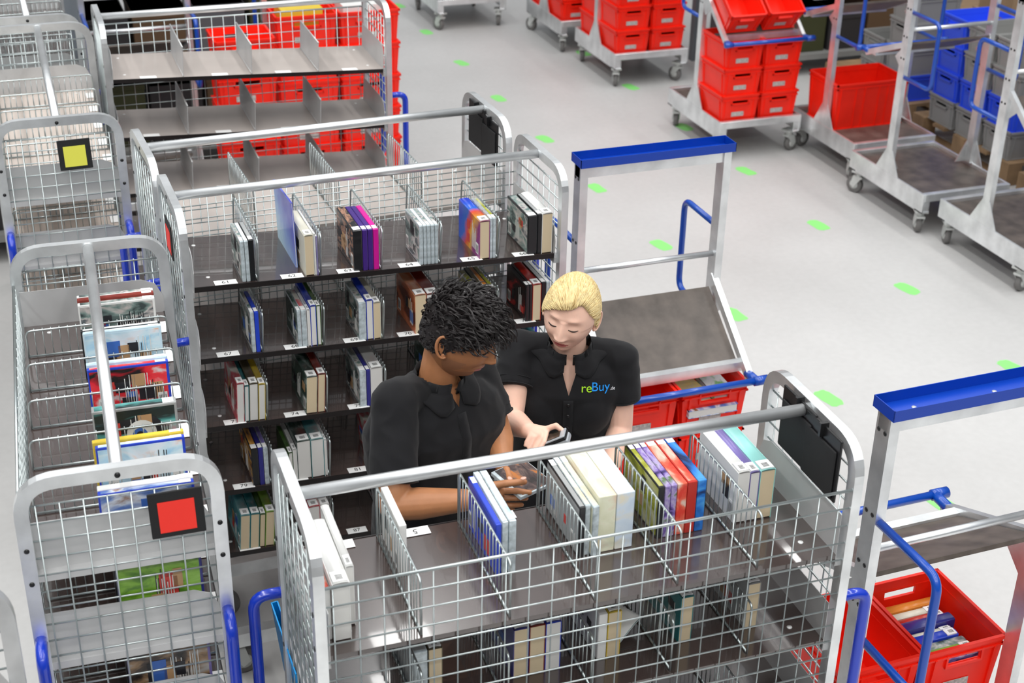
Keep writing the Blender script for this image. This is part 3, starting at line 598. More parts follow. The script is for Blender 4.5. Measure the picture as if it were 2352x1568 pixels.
# ------------------------------------------------------------ picking carts
CW, CD_, CZ = .56, .74, .25
def pick_cart(x0, y0, label, flip=1, crates=None, deep=None, top=1.45, shelf=True, yaw=0):
    """x0,y0: near left corner of the platform; flip 1 = shelf slopes towards -y"""
    M = place(x0, y0, yaw); t = empty('picking_cart', M, label, 'cart', 'picking carts')
    b = MB()
    for x in (0, CW - .012): b.box((x, 0, .14), (x + .012, CD_, CZ))
    for y in (0, CD_ - .03): b.box((0.012, y, CZ - .045), (CW - .012, y + .03, CZ))
    for x in (.0, CW - .05):
        for y in (.0, CD_ - .07): b.box((x, y, .14), (x + .05, y + .07, .15)); b.box((x + .002, y + .004, .15), (x + .05, y + .008, CZ - .045))
    bevel(b.obj('platform_frame', ZINCF, t), .002, 1)
    b = MB(); b.box((.012, .03, CZ - .03), (CW - .012, CD_ - .03, CZ - .02)); b.obj('platform_board', BROWNW, t)
    r = random.Random(int(x0 * 100 + y0 * 10))
    for x in (.04, CW - .04):
        for y in (.06, CD_ - .06): caster(t, (x, y, .14), r=.05, rot=r.choice((.3, -1.2, 2.0, 1.2)))
    ym = CD_ / 2
    for x, s in ((.0, 1), (CW, -1)):
        b = MB(); xa, xb = sorted((x, x + s * .028)); b.box((xa, ym - .027, CZ - .0002), (xb, ym + .027, top)); b.mi = 1
        xo = x - s * .0004
        for zz in (1.40, 1.17, 1.02, .9):
            for yy in (ym - .012, ym + .014): b.cyl((xo, yy, zz), (xo - s * .001, yy, zz), .006, 10)
        b.obj('post', [ZINCF, BLACKP], t)
        b = MB(); q = x + s * .006
        pts = [(ym - .11, CZ), (ym + .11, CZ), (ym + .03, CZ + .13), (ym - .03, CZ + .13)]
        for qq in (x + s * .001, ): b.add([(qq, y, z) for y, z in pts] + [(qq + s * .004, y, z) for y, z in pts], [(0, 1, 2, 3), (7, 6, 5, 4), (0, 4, 5, 1), (1, 5, 6, 2), (2, 6, 7, 3), (3, 7, 4, 0)], False)
        pts = [(x + s * .028, CZ), (x + s * .09, CZ), (x + s * .032, CZ + .12), (x + s * .028, CZ + .12)]
        b.add([(u, ym + .022, z) for u, z in pts] + [(u, ym + .026, z) for u, z in pts], [(0, 1, 2, 3), (7, 6, 5, 4), (0, 4, 5, 1), (1, 5, 6, 2), (2, 6, 7, 3), (3, 7, 4, 0)], False)
        b.obj('gusset', ZINCF, t)
        b = MB(); f = flip; xh = x + s * .012
        b.tube(bend([(xh, ym + f * .03, 1.155), (xh, ym + f * .27, 1.155), (xh, ym + f * .27, .80), (xh, ym + f * .03, .80)], .045, 6), .0115, 12)
        b.obj('grip_loop', BLUE2, t)
    b = MB(); b.box((-.006, ym - .043, top - .002), (CW + .006, ym + .043, top))
    for y in (ym - .043, ym + .041): b.box((-.006, y, top), (CW + .006, y + .002, top + .028))
    for x in (-.006, CW + .004): b.box((x, ym - .043, top), (x + .002, ym + .043, top + .028))
    b.mi = 1
    for x in (.08, CW - .09, CW - .25): b.cyl((x, ym, top), (x, ym, top + .002), .006, 10)
    b.obj('top_tray', [TRAYBLUE, FORK], t)
    b = MB(); b.box((.0, ym - .02, top - .045), (CW, ym + .02, top - .003)); b.obj('top_rail', ZINCF, t)
    b = MB(); b.cyl((.02, ym, 1.055), (CW - .02, ym, 1.055), .011, 14); b.obj('cross_bar', ZINCF, t)
    if shelf:
        f = -flip
        if flip > 0: pa = V((0, ym, .97)); lo = V((0, ym + f * .335, .72)); hi_b = V((0, ym + f * .005, .925)); lo_b = V((0, ym + f * .26, .745))
        else: pa = V((0, ym - .02, .985)); lo = V((0, ym + .37, .83)); hi_b = V((0, ym - .015, .985)); lo_b = V((0, ym + .29, .85))
        b = MB(); b.obox((CW / 2, hi_b.y, hi_b.z), (CW / 2, lo_b.y, lo_b.z), CW - .07, .012, up=(0, 0, 1)); b.obj('tilted_board', BROWNW, t)
        b = MB()
        for x in (.02, CW - .02): b.obox((x, pa.y, pa.z), (x, lo.y, lo.z), .022, .03)
        b.obox((.02, lo_b.y + f * .01, lo_b.z + .0), (CW - .02, lo_b.y + f * .01, lo_b.z + .0), .03, .035)
        for x in (.02, CW - .02):
            b.add([(x, ym, .99), (x, ym + f * .10, .885), (x, ym, .80), (x + .003, ym, .99), (x + .003, ym + f * .10, .885), (x + .003, ym, .80)], [(0, 1, 2), (5, 4, 3), (0, 3, 4, 1), (1, 4, 5, 2), (2, 5, 3, 0)], False)
        b.obj('shelf_arms', ZINCF, t)
        e_ = lo + V((0, f * .045, .015))
        b = MB(); b.tube([(.02, lo.y - f * .02, lo.z + .012), (.02, e_.y, e_.z), (.02, e_.y, e_.z)], .016, 12); b.tube([(CW - .02, lo.y - f * .02, lo.z + .012), (CW - .02, e_.y, e_.z), (CW - .02, e_.y, e_.z)], .016, 12)
        b.cyl((-.02, e_.y, e_.z), (CW + .02, e_.y, e_.z), .0125, 16); b.cyl((-.022, e_.y, e_.z), (.03, e_.y, e_.z), .017, 16); b.cyl((CW - .03, e_.y, e_.z), (CW + .022, e_.y, e_.z), .017, 16)
        b.obj('blue_bar', BLUE2, t)
    return t, M
pick_cart(1.795, 3.885, 'empty picking cart with blue top tray and tilted board behind the blonde woman', 1)
pick_cart(1.875, 2.14, 'picking cart with a blue tray at the lower right, cut by the right edge', -1, yaw=.02)
pick_cart(4.715, 5.41, 'empty picking cart at the right edge, nearest of the row along the aisle', 1)
pick_cart(4.655, 6.215, 'empty picking cart with grey platform, second nearest of the row along the aisle', -1)
pick_cart(4.725, 7.03, 'picking cart carrying one large red crate in the row along the aisle', -1)
pick_cart(4.135, 7.60, 'picking cart with six stacked red crates and two more on its tilted board', 1)
pick_cart(4.09, 9.11, 'picking cart full of red crates just beyond the six stacked ones', 1)
pick_cart(4.04, 10.0, 'picking cart with red crates, farther along the row at the top', 1)
pick_cart(3.34, 10.83, 'empty picking cart at the far end of the aisle, near the top edge', 1, shelf=False)
pick_cart(1.42, 7.45, 'picking cart with red crates seen through the empty solid-divider trolley', 1, shelf=False)
pick_cart(.47, 7.35, 'picking cart with a blue grip behind the left of the solid-divider trolley', -1)

# ------------------------------------------------------------ crates
def crate_mesh(wx, dy, h, slot=True, holes=True):
    b = MB(); tk = .004; tp = .012   # walls taper inwards to the base
    def wall(p, q, z0, z1, inset0, inset1, nrm):
        pass
    # base
    b.box((tp, tp, 0), (wx - tp, dy - tp, .006))
    def quad_wall(a, c, z0, z1):   # a, c: 2D corners on the outer rim line; box following the taper
        ax, ay = a; cx, cy = c; mid = V((wx / 2, dy / 2, 0))
        def pt(x, y, z, off):
            f = tp * (1 - z / h) + off
            sx = f if x < wx / 2 else -f; sy = f if y < dy / 2 else -f
            if abs(x) > 1e-6 and abs(x - wx) > 1e-6: sx = 0
            if abs(y) > 1e-6 and abs(y - dy) > 1e-6: sy = 0
            return (x + sx, y + sy, z)
        v = [pt(ax, ay, z0, .006), pt(cx, cy, z0, .006), pt(cx, cy, z1, .006), pt(ax, ay, z1, .006)]
        u = [pt(ax, ay, z0, .006 + tk), pt(cx, cy, z0, .006 + tk), pt(cx, cy, z1, .006 + tk), pt(ax, ay, z1, .006 + tk)]
        b.add(v + u, [(0, 1, 2, 3), (7, 6, 5, 4), (0, 4, 5, 1), (1, 5, 6, 2), (2, 6, 7, 3), (3, 7, 4, 0)], False)
    zs0, zs1 = h * .70, h * .82
    for y in (0, dy):
        if holes:
            quad_wall((0, y), (wx, y), 0, zs0); quad_wall((0, y), (wx, y), zs1, h - .002)
            quad_wall((0, y), (wx * .3, y), zs0, zs1); quad_wall((wx * .7, y), (wx, y), zs0, zs1)
        else: quad_wall((0, y), (wx, y), 0, h - .002)
    for x in (0, wx): quad_wall((x, 0), (x, dy), 0, h - .002)
    # rim lip and lower lip
    for z0, z1, o in ((h - .012, h, 0), (h - .034, h - .028, .003)):
        b.box((o, o, z0), (wx - o, o + .010, z1)); b.box((o, dy - o - .010, z0), (wx - o, dy - o, z1)); b.box((o, o, z0), (o + .010, dy - o, z1)); b.box((wx - o - .010, o, z0), (wx - o, dy - o, z1))
    # vertical ribs
    for x in (.035, wx - .035) if wx < .4 else (.035, .14, .20, .30, .36, wx - .035):
        for y, s in ((0, 1), (dy, -1)): b.obox((x, y + s * (tp + .004), .004), (x, y + s * .004, h - .03), .006, .008, up=(0, 1, 0))
    for y in (.04, dy - .04):
        for x, s in ((0, 1), (wx, -1)): b.obox((x + s * (tp + .004), y, .004), (x + s * .004, y, h - .03), .006, .008, up=(0, 1, 0))
    if holes:
        for y, s in ((0, 1), (dy, -1)):
            f = .006 + tp * (1 - zs0 / h)
            b.box((wx * .27, min(y + s * (f - .007), y + s * f), zs0 - .010), (wx * .73, max(y + s * (f - .007), y + s * f), zs0 - .002))
            for xx in (wx * .27, wx * .73 - .006): b.box((xx, min(y + s * (f - .007), y + s * f), zs0 - .01), (xx + .006, max(y + s * (f - .007), y + s * f), zs1 + .01))
    return b
CR = {}
def crate(M, label, dims=(.262, .325, .173), colm=None, group='red crates', tagcard=True, name='plastic_crate', holes=True):
    colm = colm or RED; k = (dims, colm.name, tagcard)
    if k not in CR:
        b = crate_mesh(*dims, holes=holes); me = b.mesh(name, colm); b = MB(); wx, dy, h = dims
        b.box((wx * .30, .0105, h * .22), (wx * .62, .0118, h * .38)); CR[k] = (me, b.mesh('label_card', mat('scuffed_label', (.45, .42, .40), .6, var=.4, vscale=90)))
    e = empty(name, M, label, 'crate', group)
    o = bpy.data.objects.new('crate_body', CR[k][0]); COL.objects.link(o); o.parent = e
    if tagcard: o = bpy.data.objects.new('label_card', CR[k][1]); COL.objects.link(o); o.parent = e
    return e
LV = ['bottom', 'middle', 'top', 'fourth']
def stack(x0, y0, n, txt, z0=CZ - .02, cols=2, dy0=0, pitch=.268, **kw):
    for c in range(cols):
        for l in range(n):
            side = ('left', 'right')[c] if cols == 2 else ''
            crate(place(x0 + .012 + c * pitch, y0 + dy0, 0) @ Mx.Translation((0, 0, z0 + l * .167)), f'red crate, {LV[l]} of the {side} stack {txt}'.replace('the  ', 'the '), **kw)
stack(4.135, 7.60, 3, 'on the six-crate cart by the aisle', dy0=.032)
stack(4.09, 9.11, 4, 'at the near end, cart beyond the six crates', dy0=.032)
stack(4.09, 9.11, 2, 'at the far end, cart beyond the six crates', dy0=.385)
stack(4.04, 10.0, 3, 'at the near end of the farthest loaded cart', dy0=.032)
stack(4.04, 10.0, 2, 'at the far end of the farthest loaded cart', dy0=.385)
for c in range(2):
    for l in range(5):
        crate(place(1.43 + c * .34, 7.49, 0) @ Mx.Translation((0, 0, CZ - .02 + l * .178)), f'wide red crate, {("lowest", "second", "third", "fourth", "topmost")[l]} of the {("left", "right")[c]} stack behind the solid-divider trolley', dims=(.33, .27, .184))
for c in range(1):
    for l in range(6):
        crate(place(1.08, 7.30, 0) @ Mx.Translation((0, 0, .001 + l * .178)), f'wide red crate, {("lowest", "second", "third", "fourth", "fifth", "topmost")[l]} of the floor stack left behind the solid-divider trolley', dims=(.31, .27, .184))
for i, (x, cm_, nm_) in enumerate(((1.47, SP['yellow'], 'yellow carton in the top left wide crate behind the solid-divider trolley'), (1.80, W_, 'white parcel in the top right wide crate behind the solid-divider trolley'))):
    b = MB(); b.box((x, 7.53, 1.00), (x + .22, 7.72, 1.15)); b.box((x - .002, 7.60, 1.15), (x + .222, 7.64, 1.151)); tag(bevel(b.obj('parcel', cm_), .006), nm_, 'parcel')
# crates on the tilted board of the six-crate cart
for i, s in enumerate(('left', 'right')):
    ang = math.atan2(.18, .255)
    Mt = Mx.Translation((4.135 + .025 + i * .258, 7.60 + CD_ / 2 - .262, .745 + .018)) @ Mx.Rotation(ang, 4, 'X') @ Mx.Scale(.95, 4)
    crate(Mt, f'red crate lying on the tilted board of the six-crate cart, {s} one', dims=(.25, .29, .17))
# large crate
crate(place(4.75, 7.32, 0) @ Mx.Translation((0, 0, CZ - .02)), 'large open red crate on the platform of the third nearest cart along the aisle', dims=(.50, .345, .285), tagcard=False, group=None, holes=False)
# crates on the cart behind the woman
Z1 = CZ - .026; H1 = .165; P1 = .159
for c, sd_ in ((0, 'left'), (1, 'right')):
    for l in range(3):
        crate(place(1.795 + .012 + c * .268, 3.885 + .033, 0) @ Mx.Translation((0, 0, Z1 + l * P1)), f'red crate, {LV[l]} of the {sd_} stack on the cart behind the blonde woman', dims=(.262, .325, H1))
for c, s in ((0, 'left'), (1, 'right')):
    for l in range(2):
        crate(place(1.887 + c * .268, 2.155, .02) @ Mx.Translation((0, .385, CZ - .02 + l * .2)), f'red crate, {("lower", "upper")[l]} of the {s} stack on the cart at the lower right', dims=(.262, .325, .20))
crate(place(1.887, 2.155, .02) @ Mx.Translation((0, .032, CZ - .02)), 'red crate low at the near left of the cart at the lower right', dims=(.262, .325, .2))

# books inside crates
def crate_books(M, cols, base, wbox, prefix, dz, gap=.0, name='book', grp='books in the lower right crate'):
    y = .02
    for i, (cm, t_, h, d, nm) in enumerate(cols):
        # spines up, thickness along y, length along x
        Mi = M @ Mx.Translation((.018 + (wbox - .036 - d) * .25 + d, y + t_ / 2, dz)) @ Mx.Rotation(PI / 2, 4, 'Z')
        book(Mi, t_, h, d, cm, f'{nm} {prefix}', group=grp, sticker=(i % 3 != 0)); y += t_ + .003
Mk = place(1.887 + .268, 2.155, .02) @ Mx.Translation((0, .385, CZ - .02 + .2 + .007))
crate_books(Mk, [(LBLUEART, .018, .105, .17, 'pale blue book'), (PURPLE, .024, .115, .18, 'dark patterned book'), (SP['lime'], .022, .118, .18, 'green and white book'), (GREYART, .026, .115, .18, 'grey book with label'), (SP['blue'], .030, .12, .17, 'blue and orange novel'), (SP['cream'], .014, .115, .17, 'thin white and black book'), (SP['navy'], .034, .13, .2, 'thick navy book'), (SP['red'], .022, .12, .19, 'red book'), (SP['cream'], .024, .12, .18, 'cream book'), (SP['orange'], .028, .125, .2, 'orange book')], 0, .262, 'in the crate at the lower right', .0)
# K1 crates: top at .70 -> raise by replacing upper level
Mk1 = place(1.795, 3.885, 0)
def lying(M, sx, sy, sz, cm, label):
    e = empty('book', M, label, 'book', 'books in the crates behind the woman'); b = MB(); b.box((0, 0, 0), (sx, sy, .002)); b.box((0, 0, sz - .002), (sx, sy, sz)); b.box((0, 0, 0), (.002, sy, sz)); b.obj('cover', cm, e)
    b = MB(); b.box((.002, .002, .002), (sx - .003, sy - .002, sz - .002)); b.obj('page_block', PAGES, e)
zt_ = Z1 + 2 * P1
COMIC = art('comic_art', [(.35, .36, .35), (.38, .38, .36), (.75, .55, .1), (.7, .05, .05)], 9)
FLORAL = art('green_white_art', [(.8, .82, .82), (.75, .78, .8), (.15, .45, .1), (.6, .7, .5)], 16)
lying(Mk1 @ Mx.Translation((.012 + .268 + .025, .06, zt_ + .10)) @ Mx.Rotation(.1, 4, 'Z'), .11, .17, .02, COMIC, 'grey comic album lying in the right crate under the tilted board')
lying(Mk1 @ Mx.Translation((.012 + .268 + .135, .05, zt_ + .105)) @ Mx.Rotation(-.03, 4, 'Z'), .085, .2, .02, FLORAL, 'green and white book lying in the right crate under the tilted board')
lying(Mk1 @ Mx.Translation((.012 + .268 + .03, .03, zt_ + .06)), .19, .19, .03, BLUEFIG, 'blue book lying lowest in the right crate under the tilted board')

# ------------------------------------------------------------ pallets with grey and blue crates on the right
def pallet(M, label, wx=.8, dy=1.0):
    t = empty('wooden_pallet', M, label, 'pallet', 'wooden pallets at the right')
    b = MB()
    for i in range(5): y = i * (dy - .12) / 4; b.box((0, y, .12), (wx, y + .12, .14))
    b.obj('deck_boards', WOOD, t)
    b = MB()
    for x in (0, wx / 2 - .05, wx - .1):
        for y in (0, dy / 2 - .06, dy - .12): b.box((x, y, .02), (x + .1, y + .12, .12))
        b.box((x, 0, 0), (x + .1, dy, .02))
    b.obj('blocks_and_skids', WOOD, t)
def tower(x0, y0, rows, txt, pitch=.285, dims=(.275, .36, .175)):
    for (j, l, c) in rows:
        colm = CBLUE if c == 'b' else CGREY
        crate(place(x0, y0 + j * pitch + .275, -PI / 2) @ Mx.Translation((0, 0, .141 + l * .172)), f'{"blue" if c == "b" else "grey"} crate, {("lowest", "second", "third", "fourth", "fifth")[l]} layer, {("nearest", "middle", "farthest")[j]} column, {txt}', dims=dims, colm=colm, group='grey and blue crates on pallets', tagcard=False)
pallet(place(5.60, 6.72, 0), 'wooden pallet under grey and blue crates, farther one at the right')
tower(5.61, 6.76, [(0, 0, 'g'), (1, 0, 'g'), (2, 0, 'g'), (0, 1, 'b'), (1, 1, 'b'), (2, 1, 'b'), (0, 2, 'g'), (1, 2, 'g'), (2, 2, 'b'), (0, 3, 'g'), (1, 3, 'g'), (2, 3, 'b')], 'farther right pallet')
pallet(place(5.58, 5.60, 0), 'wooden pallet under grey and blue crates, nearer one at the right edge')
tower(5.59, 5.66, [(0, 0, 'g'), (1, 0, 'g'), (2, 0, 'g'), (0, 1, 'b'), (1, 1, 'b'), (2, 1, 'b'), (0, 2, 'g'), (1, 2, 'g'), (2, 2, 'g'), (1, 3, 'g'), (2, 3, 'g')], 'nearer right pallet')
pallet(place(5.62, 7.86, 0), 'wooden pallet under the tall grey crate column behind the large red crate')
tower(5.63, 7.9, [(0, 0, 'b'), (0, 1, 'g'), (0, 2, 'g'), (0, 3, 'g'), (1, 0, 'g'), (1, 1, 'g')], 'pallet behind the large red crate')
pallet(place(5.62, 9.95 - 1.0 - .0, 0) if False else place(6.5, 5.2, 0), 'wooden pallet with grey crates at the far right edge behind the nearer pallet')
tower(6.5, 5.25, [(j, l, 'gbg'[(j + l) % 3]) for j in range(3) for l in range(5)], 'pallet at the far right edge')
pallet(place(6.5, 6.5, 0), 'wooden pallet behind the grey and blue crates at the upper right')
tower(6.5, 6.55, [(j, l, 'g') for j in range(3) for l in range(4)], 'rearmost pallet, upper right')
pallet(place(6.6, 8.1, 0), 'wooden pallet with brown boxes at the upper right')
KRAFT = mat('brown_cardboard', (.33, .22, .13), .8, var=.12)
for i, (x, y, z, sx, sy, sz) in enumerate(((6.6, 8.15, .141, .5, .45, .4), (6.62, 8.62, .141, .5, .4, .34), (6.62, 8.2, .542, .42, .36, .3))):
    b = MB(); b.box((x, y, z), (x + sx, y + sy, z + sz)); b.box((x + .001, y + sy * .48, z + sz), (x + sx - .001, y + sy * .52, z + sz + .001)); tag(b.obj('cardboard_box', KRAFT), ('brown cardboard box, lower near one on the pallet at the upper right', 'brown cardboard box, lower far one on the pallet at the upper right', 'brown cardboard box, topmost on the pallet at the upper right')[i], 'box', 'cardboard boxes')

# shelving rack far at the top, dark contents
def rack(M, label, L=2.4, D=.6, levels=(.12, .6, 1.1), H=1.7, seed=1):
    t = empty('storage_rack', M, label, 'rack', 'storage racks in the background'); r = random.Random(seed)
    for x in (0, L):
        for y in (0, D):
            b = MB(); b.box((x - .03, y - .03, 0), (x + .03, y + .03, H)); b.obj('upright', mat('blue_grey_upright', (.16, .18, .20), .5), t)
    for z in levels: b = MB(); b.box((0, 0, z), (L, D, z + .04)); b.obj('rack_shelf', mat('grey_rack_shelf', (.25, .25, .24), .6), t)
    return t
rack(place(-1.5, 7.34, 0), 'dark storage rack at the top left behind the trolleys', 1.75, seed=2)
rack(place(-.3, 8.4, 0), 'dark storage rack behind the picking cart at the upper left', 2.2, seed=4)
rack(place(4.95, 9.0, 0), 'dark storage rack at the top right behind the picking carts', 2.0, seed=3)
boxc = [mat('dark_goods_box', (.03, .028, .03), .6), mat('brown_goods_box', (.12, .07, .035), .7), mat('grey_goods_box', (.12, .12, .13), .6), mat('olive_goods_box', (.05, .055, .02), .6)]
cn = ['black', 'brown', 'grey', 'olive']
q = 0
for bx, by, L, nm in ((-1.5, 7.34, 1.75, 'top left'), (-.3, 8.4, 2.2, 'upper left middle'), (4.95, 9.0, 2.0, 'top right')):
    for li, z in enumerate((.16, .64, 1.14)):
        x = .06; k = 0
        while x < L - .36:
            s = R_.uniform(.26, .36); h = R_.uniform(.24, .38); i = (k + li + q) % 4
            b = MB(); b.box((bx + x, by + .06, z + .001), (bx + x + s, by + .5, z + h)); b.box((bx + x - .004, by + .055, z + h - .03), (bx + x + s + .004, by + .505, z + h)); bevel(b.obj('storage_box', boxc[i]), .004)
            tag(bpy.context.scene.objects[-1] if False else COL.objects[-1], f'{cn[i]} storage box, {POS[k]} from left, {("lowest", "middle", "upper")[li]} level, {nm} rack', 'storage box', 'boxes on the background racks')
            x += s + .03; k += 1
    q += 1
cx_ = at(162, 70, 7.9).x; b = MB(); b.box((cx_ - .055, 7.83, 0), (cx_ + .055, 7.97, 3.2)); b.box((cx_ - .08, 7.8, 0), (cx_ + .08, 8.0, .02)); o = b.obj('column_1', mat('painted_steel_column', (.22, .25, .28), .5)); o['kind'] = 'structure'

# blue folder leaning under the foreground trolley
b = MB(); b.box((0, 0, 0), (.003, .26, .2)); b.box((.014, 0, 0), (.017, .26, .2)); b.box((0, .257, 0), (.017, .26, .2)); o = b.obj('ring_folder', mat('cyan_folder_card', (.0, .30, .72), .45))
o.matrix_world = Mx.Translation((.452, 2.455, .8975)) @ Mx.Rotation(-.10, 4, 'Y'); tag(o, 'bright blue folder sticking out of the left end of the foreground trolley', 'folder')

# ------------------------------------------------------------ people
def remesh(b, vox, smooth, mats, name='body', disp=None, fn=None):
    me = b.mesh('tmp', mats[0]); o = bpy.data.objects.new('tmp', me); COL.objects.link(o)
    r = o.modifiers.new('r', 'REMESH'); r.mode = 'VOXEL'; r.voxel_size = vox
    s = o.modifiers.new('s', 'SMOOTH'); s.factor = .5; s.iterations = smooth
    bpy.context.view_layer.update(); dg = bpy.context.evaluated_depsgraph_get()
    m2 = bpy.data.meshes.new_from_object(o.evaluated_get(dg)); bpy.data.objects.remove(o)
    m2.name = name; m2.materials.clear()
    for m in mats: m2.materials.append(m)
    for p in m2.polygons: p.use_smooth = True
    if fn: fn(m2)
    return m2
def wrinkle(amp, sc, sz=1.0):
    def f(m):
        ns = [v.normal.copy() for v in m.vertices]
        for v, n_ in zip(m.vertices, ns):
            c = v.co; q = V((c.x * sc, c.y * sc, c.z * sc * sz)); h = mnoise.noise(q) + .35 * mnoise.noise(q * 2.1) + .45 * (1 - abs(mnoise.noise(V((q.x * 1.1 + q.z * .8, q.y * 1.1, q.z * 2.6)))) * 3)
            v.co = c + n_ * (amp * h)
        m.update()
    return f
def head(M, s, skin, lip, female, stub=None):
    """fine head mesh; local: face +y, up z"""
    n, k = 132, 108; vs = []
    def G(a, w): return math.exp(-(a / w) ** 2)
    def P(th, ph):
        d = V((math.sin(th) * math.cos(ph), math.sin(th) * math.sin(ph), math.cos(th)))
        x, y, z = d.x * .073, d.y * .093, d.z * .112
        if z < 0:
            t = -z / .112; x *= 1 - (.34 if female else .24) * t ** 1.6; 
            if y > 0: y *= 1 - .10 * t ** 2
            else: y *= 1 - .45 * t ** 1.2
        else:
            x *= 1 + .05 * G(z - .04, .05)
        if y > 0:
            # flatten the face front
            y *= 1 - .06 * G(x, .05)
            f = min(1, y / .05)
            yy = 0
            br = max(0, min(1, (.020 - z) / .050)) if z > -.032 else 0
            if -.036 < z < .024: yy += (.004 + .020 * br ** 1.2) * G(x, .0085 + .006 * br)
            else: yy += .024 * G(x, .014) * G(z + .030 if z > -.05 else z + .034, .006) * (1 if z < 0 else 0)
            for sx in (-1, 1):
                yy += .007 * G(x - sx * .0135, .0058) * G(z + .030, .0065)       # nostril wings
                yy -= .0085 * G(x - sx * .030, .015) * G(z - .012, .011)          # sockets
                yy += .0050 * G(x - sx * .031, .0115) * G(z - .009, .0075)        # lids
                yy += .0050 * G(x - sx * .028, .018) * G(z - .031, .008)          # brow ridge
                yy += .0060 * G(x - sx * .042, .020) * G(z + .020, .020)          # cheek
                yy -= .0030 * G(x - sx * .030, .010) * G(z + .052, .018)
            yy += .0060 * G(x, .020) * G(z + .0530, .0050) + .0068 * G(x, .017) * G(z + .0640, .0052)   # lips
            yy -= .0030 * G(x, .020) * G(z + .0585, .0022)
            yy -= .0025 * G(x, .022) * G(z + .0730, .005)
            yy += .0080 * G(x, .022) * G(z + .092, .014)                          # chin
            y += yy * f
        return V((x, y, z))
    for i in range(1, k):
        for j in range(n): vs.append(P(PI * i / k, 2 * PI * j / n + PI / 2))
    top = P(0.001, 0); bot = P(PI - .001, 0); vs = [top] + vs + [bot]
    fs = [(0, 1 + j, 1 + (j + 1) % n) for j in range(n)]
    for i in range(k - 2):
        for j in range(n): a = 1 + i * n + j; c = 1 + i * n + (j + 1) % n; fs.append((a, a + n, c + n, c))
    o = 1 + (k - 2) * n; e = len(vs) - 1
    fs += [(o + j, e, o + (j + 1) % n) for j in range(n)]
    b = MB(); b.x = M @ Mx.Scale(s, 4)
    mi = []
    for f in fs:
        c = sum((vs[i] for i in f), V()) / len(f); g = 0
        if c.y > .05 and abs(c.x) < .023 * (1 - ((c.z + .0585) / .014) ** 2 * .5) and abs(c.z + .0585) < .0095 * (1 - (abs(c.x) / .024) ** 2): g = 1
        elif stub and c.y > -.005 and c.z < -.03 and abs(c.x) > .0 and not (c.z > -.045 and abs(c.x) < .055 and c.y > .02 and abs(c.x) > .028) and (c.z < -.068 or abs(c.x) > .05): g = 2
        mi.append(g)
    b.add(vs, fs, True); b.m = mi
    # ears
    for sx in (-1, 1):
        b.mi = 0; pts = []
        for i in range(15):
            t = -2.2 + 4.6 * i / 14; pts.append(V((sx * (.073 + .010 * (1 + math.cos(t)) * .5), -.006 - .0155 * math.cos(t) * 1.0 - .004 * math.sin(t), .0 + .029 * math.sin(t))))
        b.tube(pts, [.0022 + .0018 * math.sin(PI * i / 14) for i in range(15)], 8)
        R = Mx.Rotation(sx * .25, 3, 'Z')
        b.ell((sx * .072, -.008, -.002), .006, .0125, .024, R, 14, 10)
        b.ell((sx * .073, -.002, -.026), .005, .007, .009, None, 12, 8)
        # brows, lash lines, lids
        b.mi = 3
        for row, (z0, wd, r0) in enumerate(((.0275, .019, .0024 if not female else .0002), (.0045, .0145, .0021))):
            pp_ = []
            for i in range(11):
                t = i / 10; x = .013 + wd * 1.5 * t if row == 0 else .0175 + .026 * t
                z = z0 + (.0045 * math.sin(PI * t * .85) if row == 0 else -.0032 * math.sin(PI * t))
                ph = math.atan2(1, 0); 
                # project to the head surface by scan
                best = None
                for q_ in range(60):
                    yq = .06 + q_ * .0009
                    pass
                pp_.append((sx * x, z))
            bv = HEADBVH[0]
            pts = []
            for (x, z) in pp_:
                h_, nn_, _, _ = bv.ray_cast(V((x, .3, z)), V((0, -1, 0)))
                if h_: pts.append(h_ + V((0, .0006, 0)))
            if len(pts) > 3: b.tube(pts, [r0 * (.35 + .65 * math.sin(PI * (i + .5) / len(pts))) for i in range(len(pts))], 6)
        b.mi = 0
    return b
HEADBVH = [None]
def head_bvh():
    # build once with a plain copy of the head surface
    class Dummy:
        def ray_cast(self, *a): return (None, None, None, None)
    HEADBVH[0] = Dummy(); b = head(Mx.Identity(4), 1, SKINW, LIPW, True)
    return BVHTree.FromPolygons([tuple(p) for p in b.v], b.f)
HEADBVH[0] = head_bvh()
def look(c, d, roll=0):
    """frame with +y along d"""
    y = V(d).normalized(); x = y.cross(V((0, 0, 1))).normalized(); z = x.cross(y)
    M = Mx((x, y, z)).transposed().to_4x4(); return Mx.Translation(c) @ M @ Mx.Rotation(roll, 4, 'Y')
def finger(b, pts, r0, r1):
    k = len(pts) - 1
    for i in range(k):
        ra = r0 + (r1 - r0) * i / k; rb = r0 + (r1 - r0) * (i + 1) / k; b.cap(pts[i], ra, pts[i + 1], rb, 12)
        b.ell(pts[i], ra * 1.08, ra * 1.08, ra * 1.08, None, 10, 8)
def join_meshes(name, parts, mats):
    bm = bmesh.new()
    for me, mmap in parts:
        t = bmesh.new(); t.from_mesh(me)
        tmp = bpy.data.meshes.new('j')
        for f in t.faces: f.material_index = mmap.get(f.material_index, 0)
        t.to_mesh(tmp); t.free(); bm.from_mesh(tmp)
    out = bpy.data.meshes.new(name); bm.to_mesh(out); bm.free()
    for m in mats: out.materials.append(m)
    for p in out.polygons: p.use_smooth = True
    return out
def obj(name, me, parent=None):
    o = bpy.data.objects.new(name, me); COL.objects.link(o)
    if parent: o.parent = parent
    return o

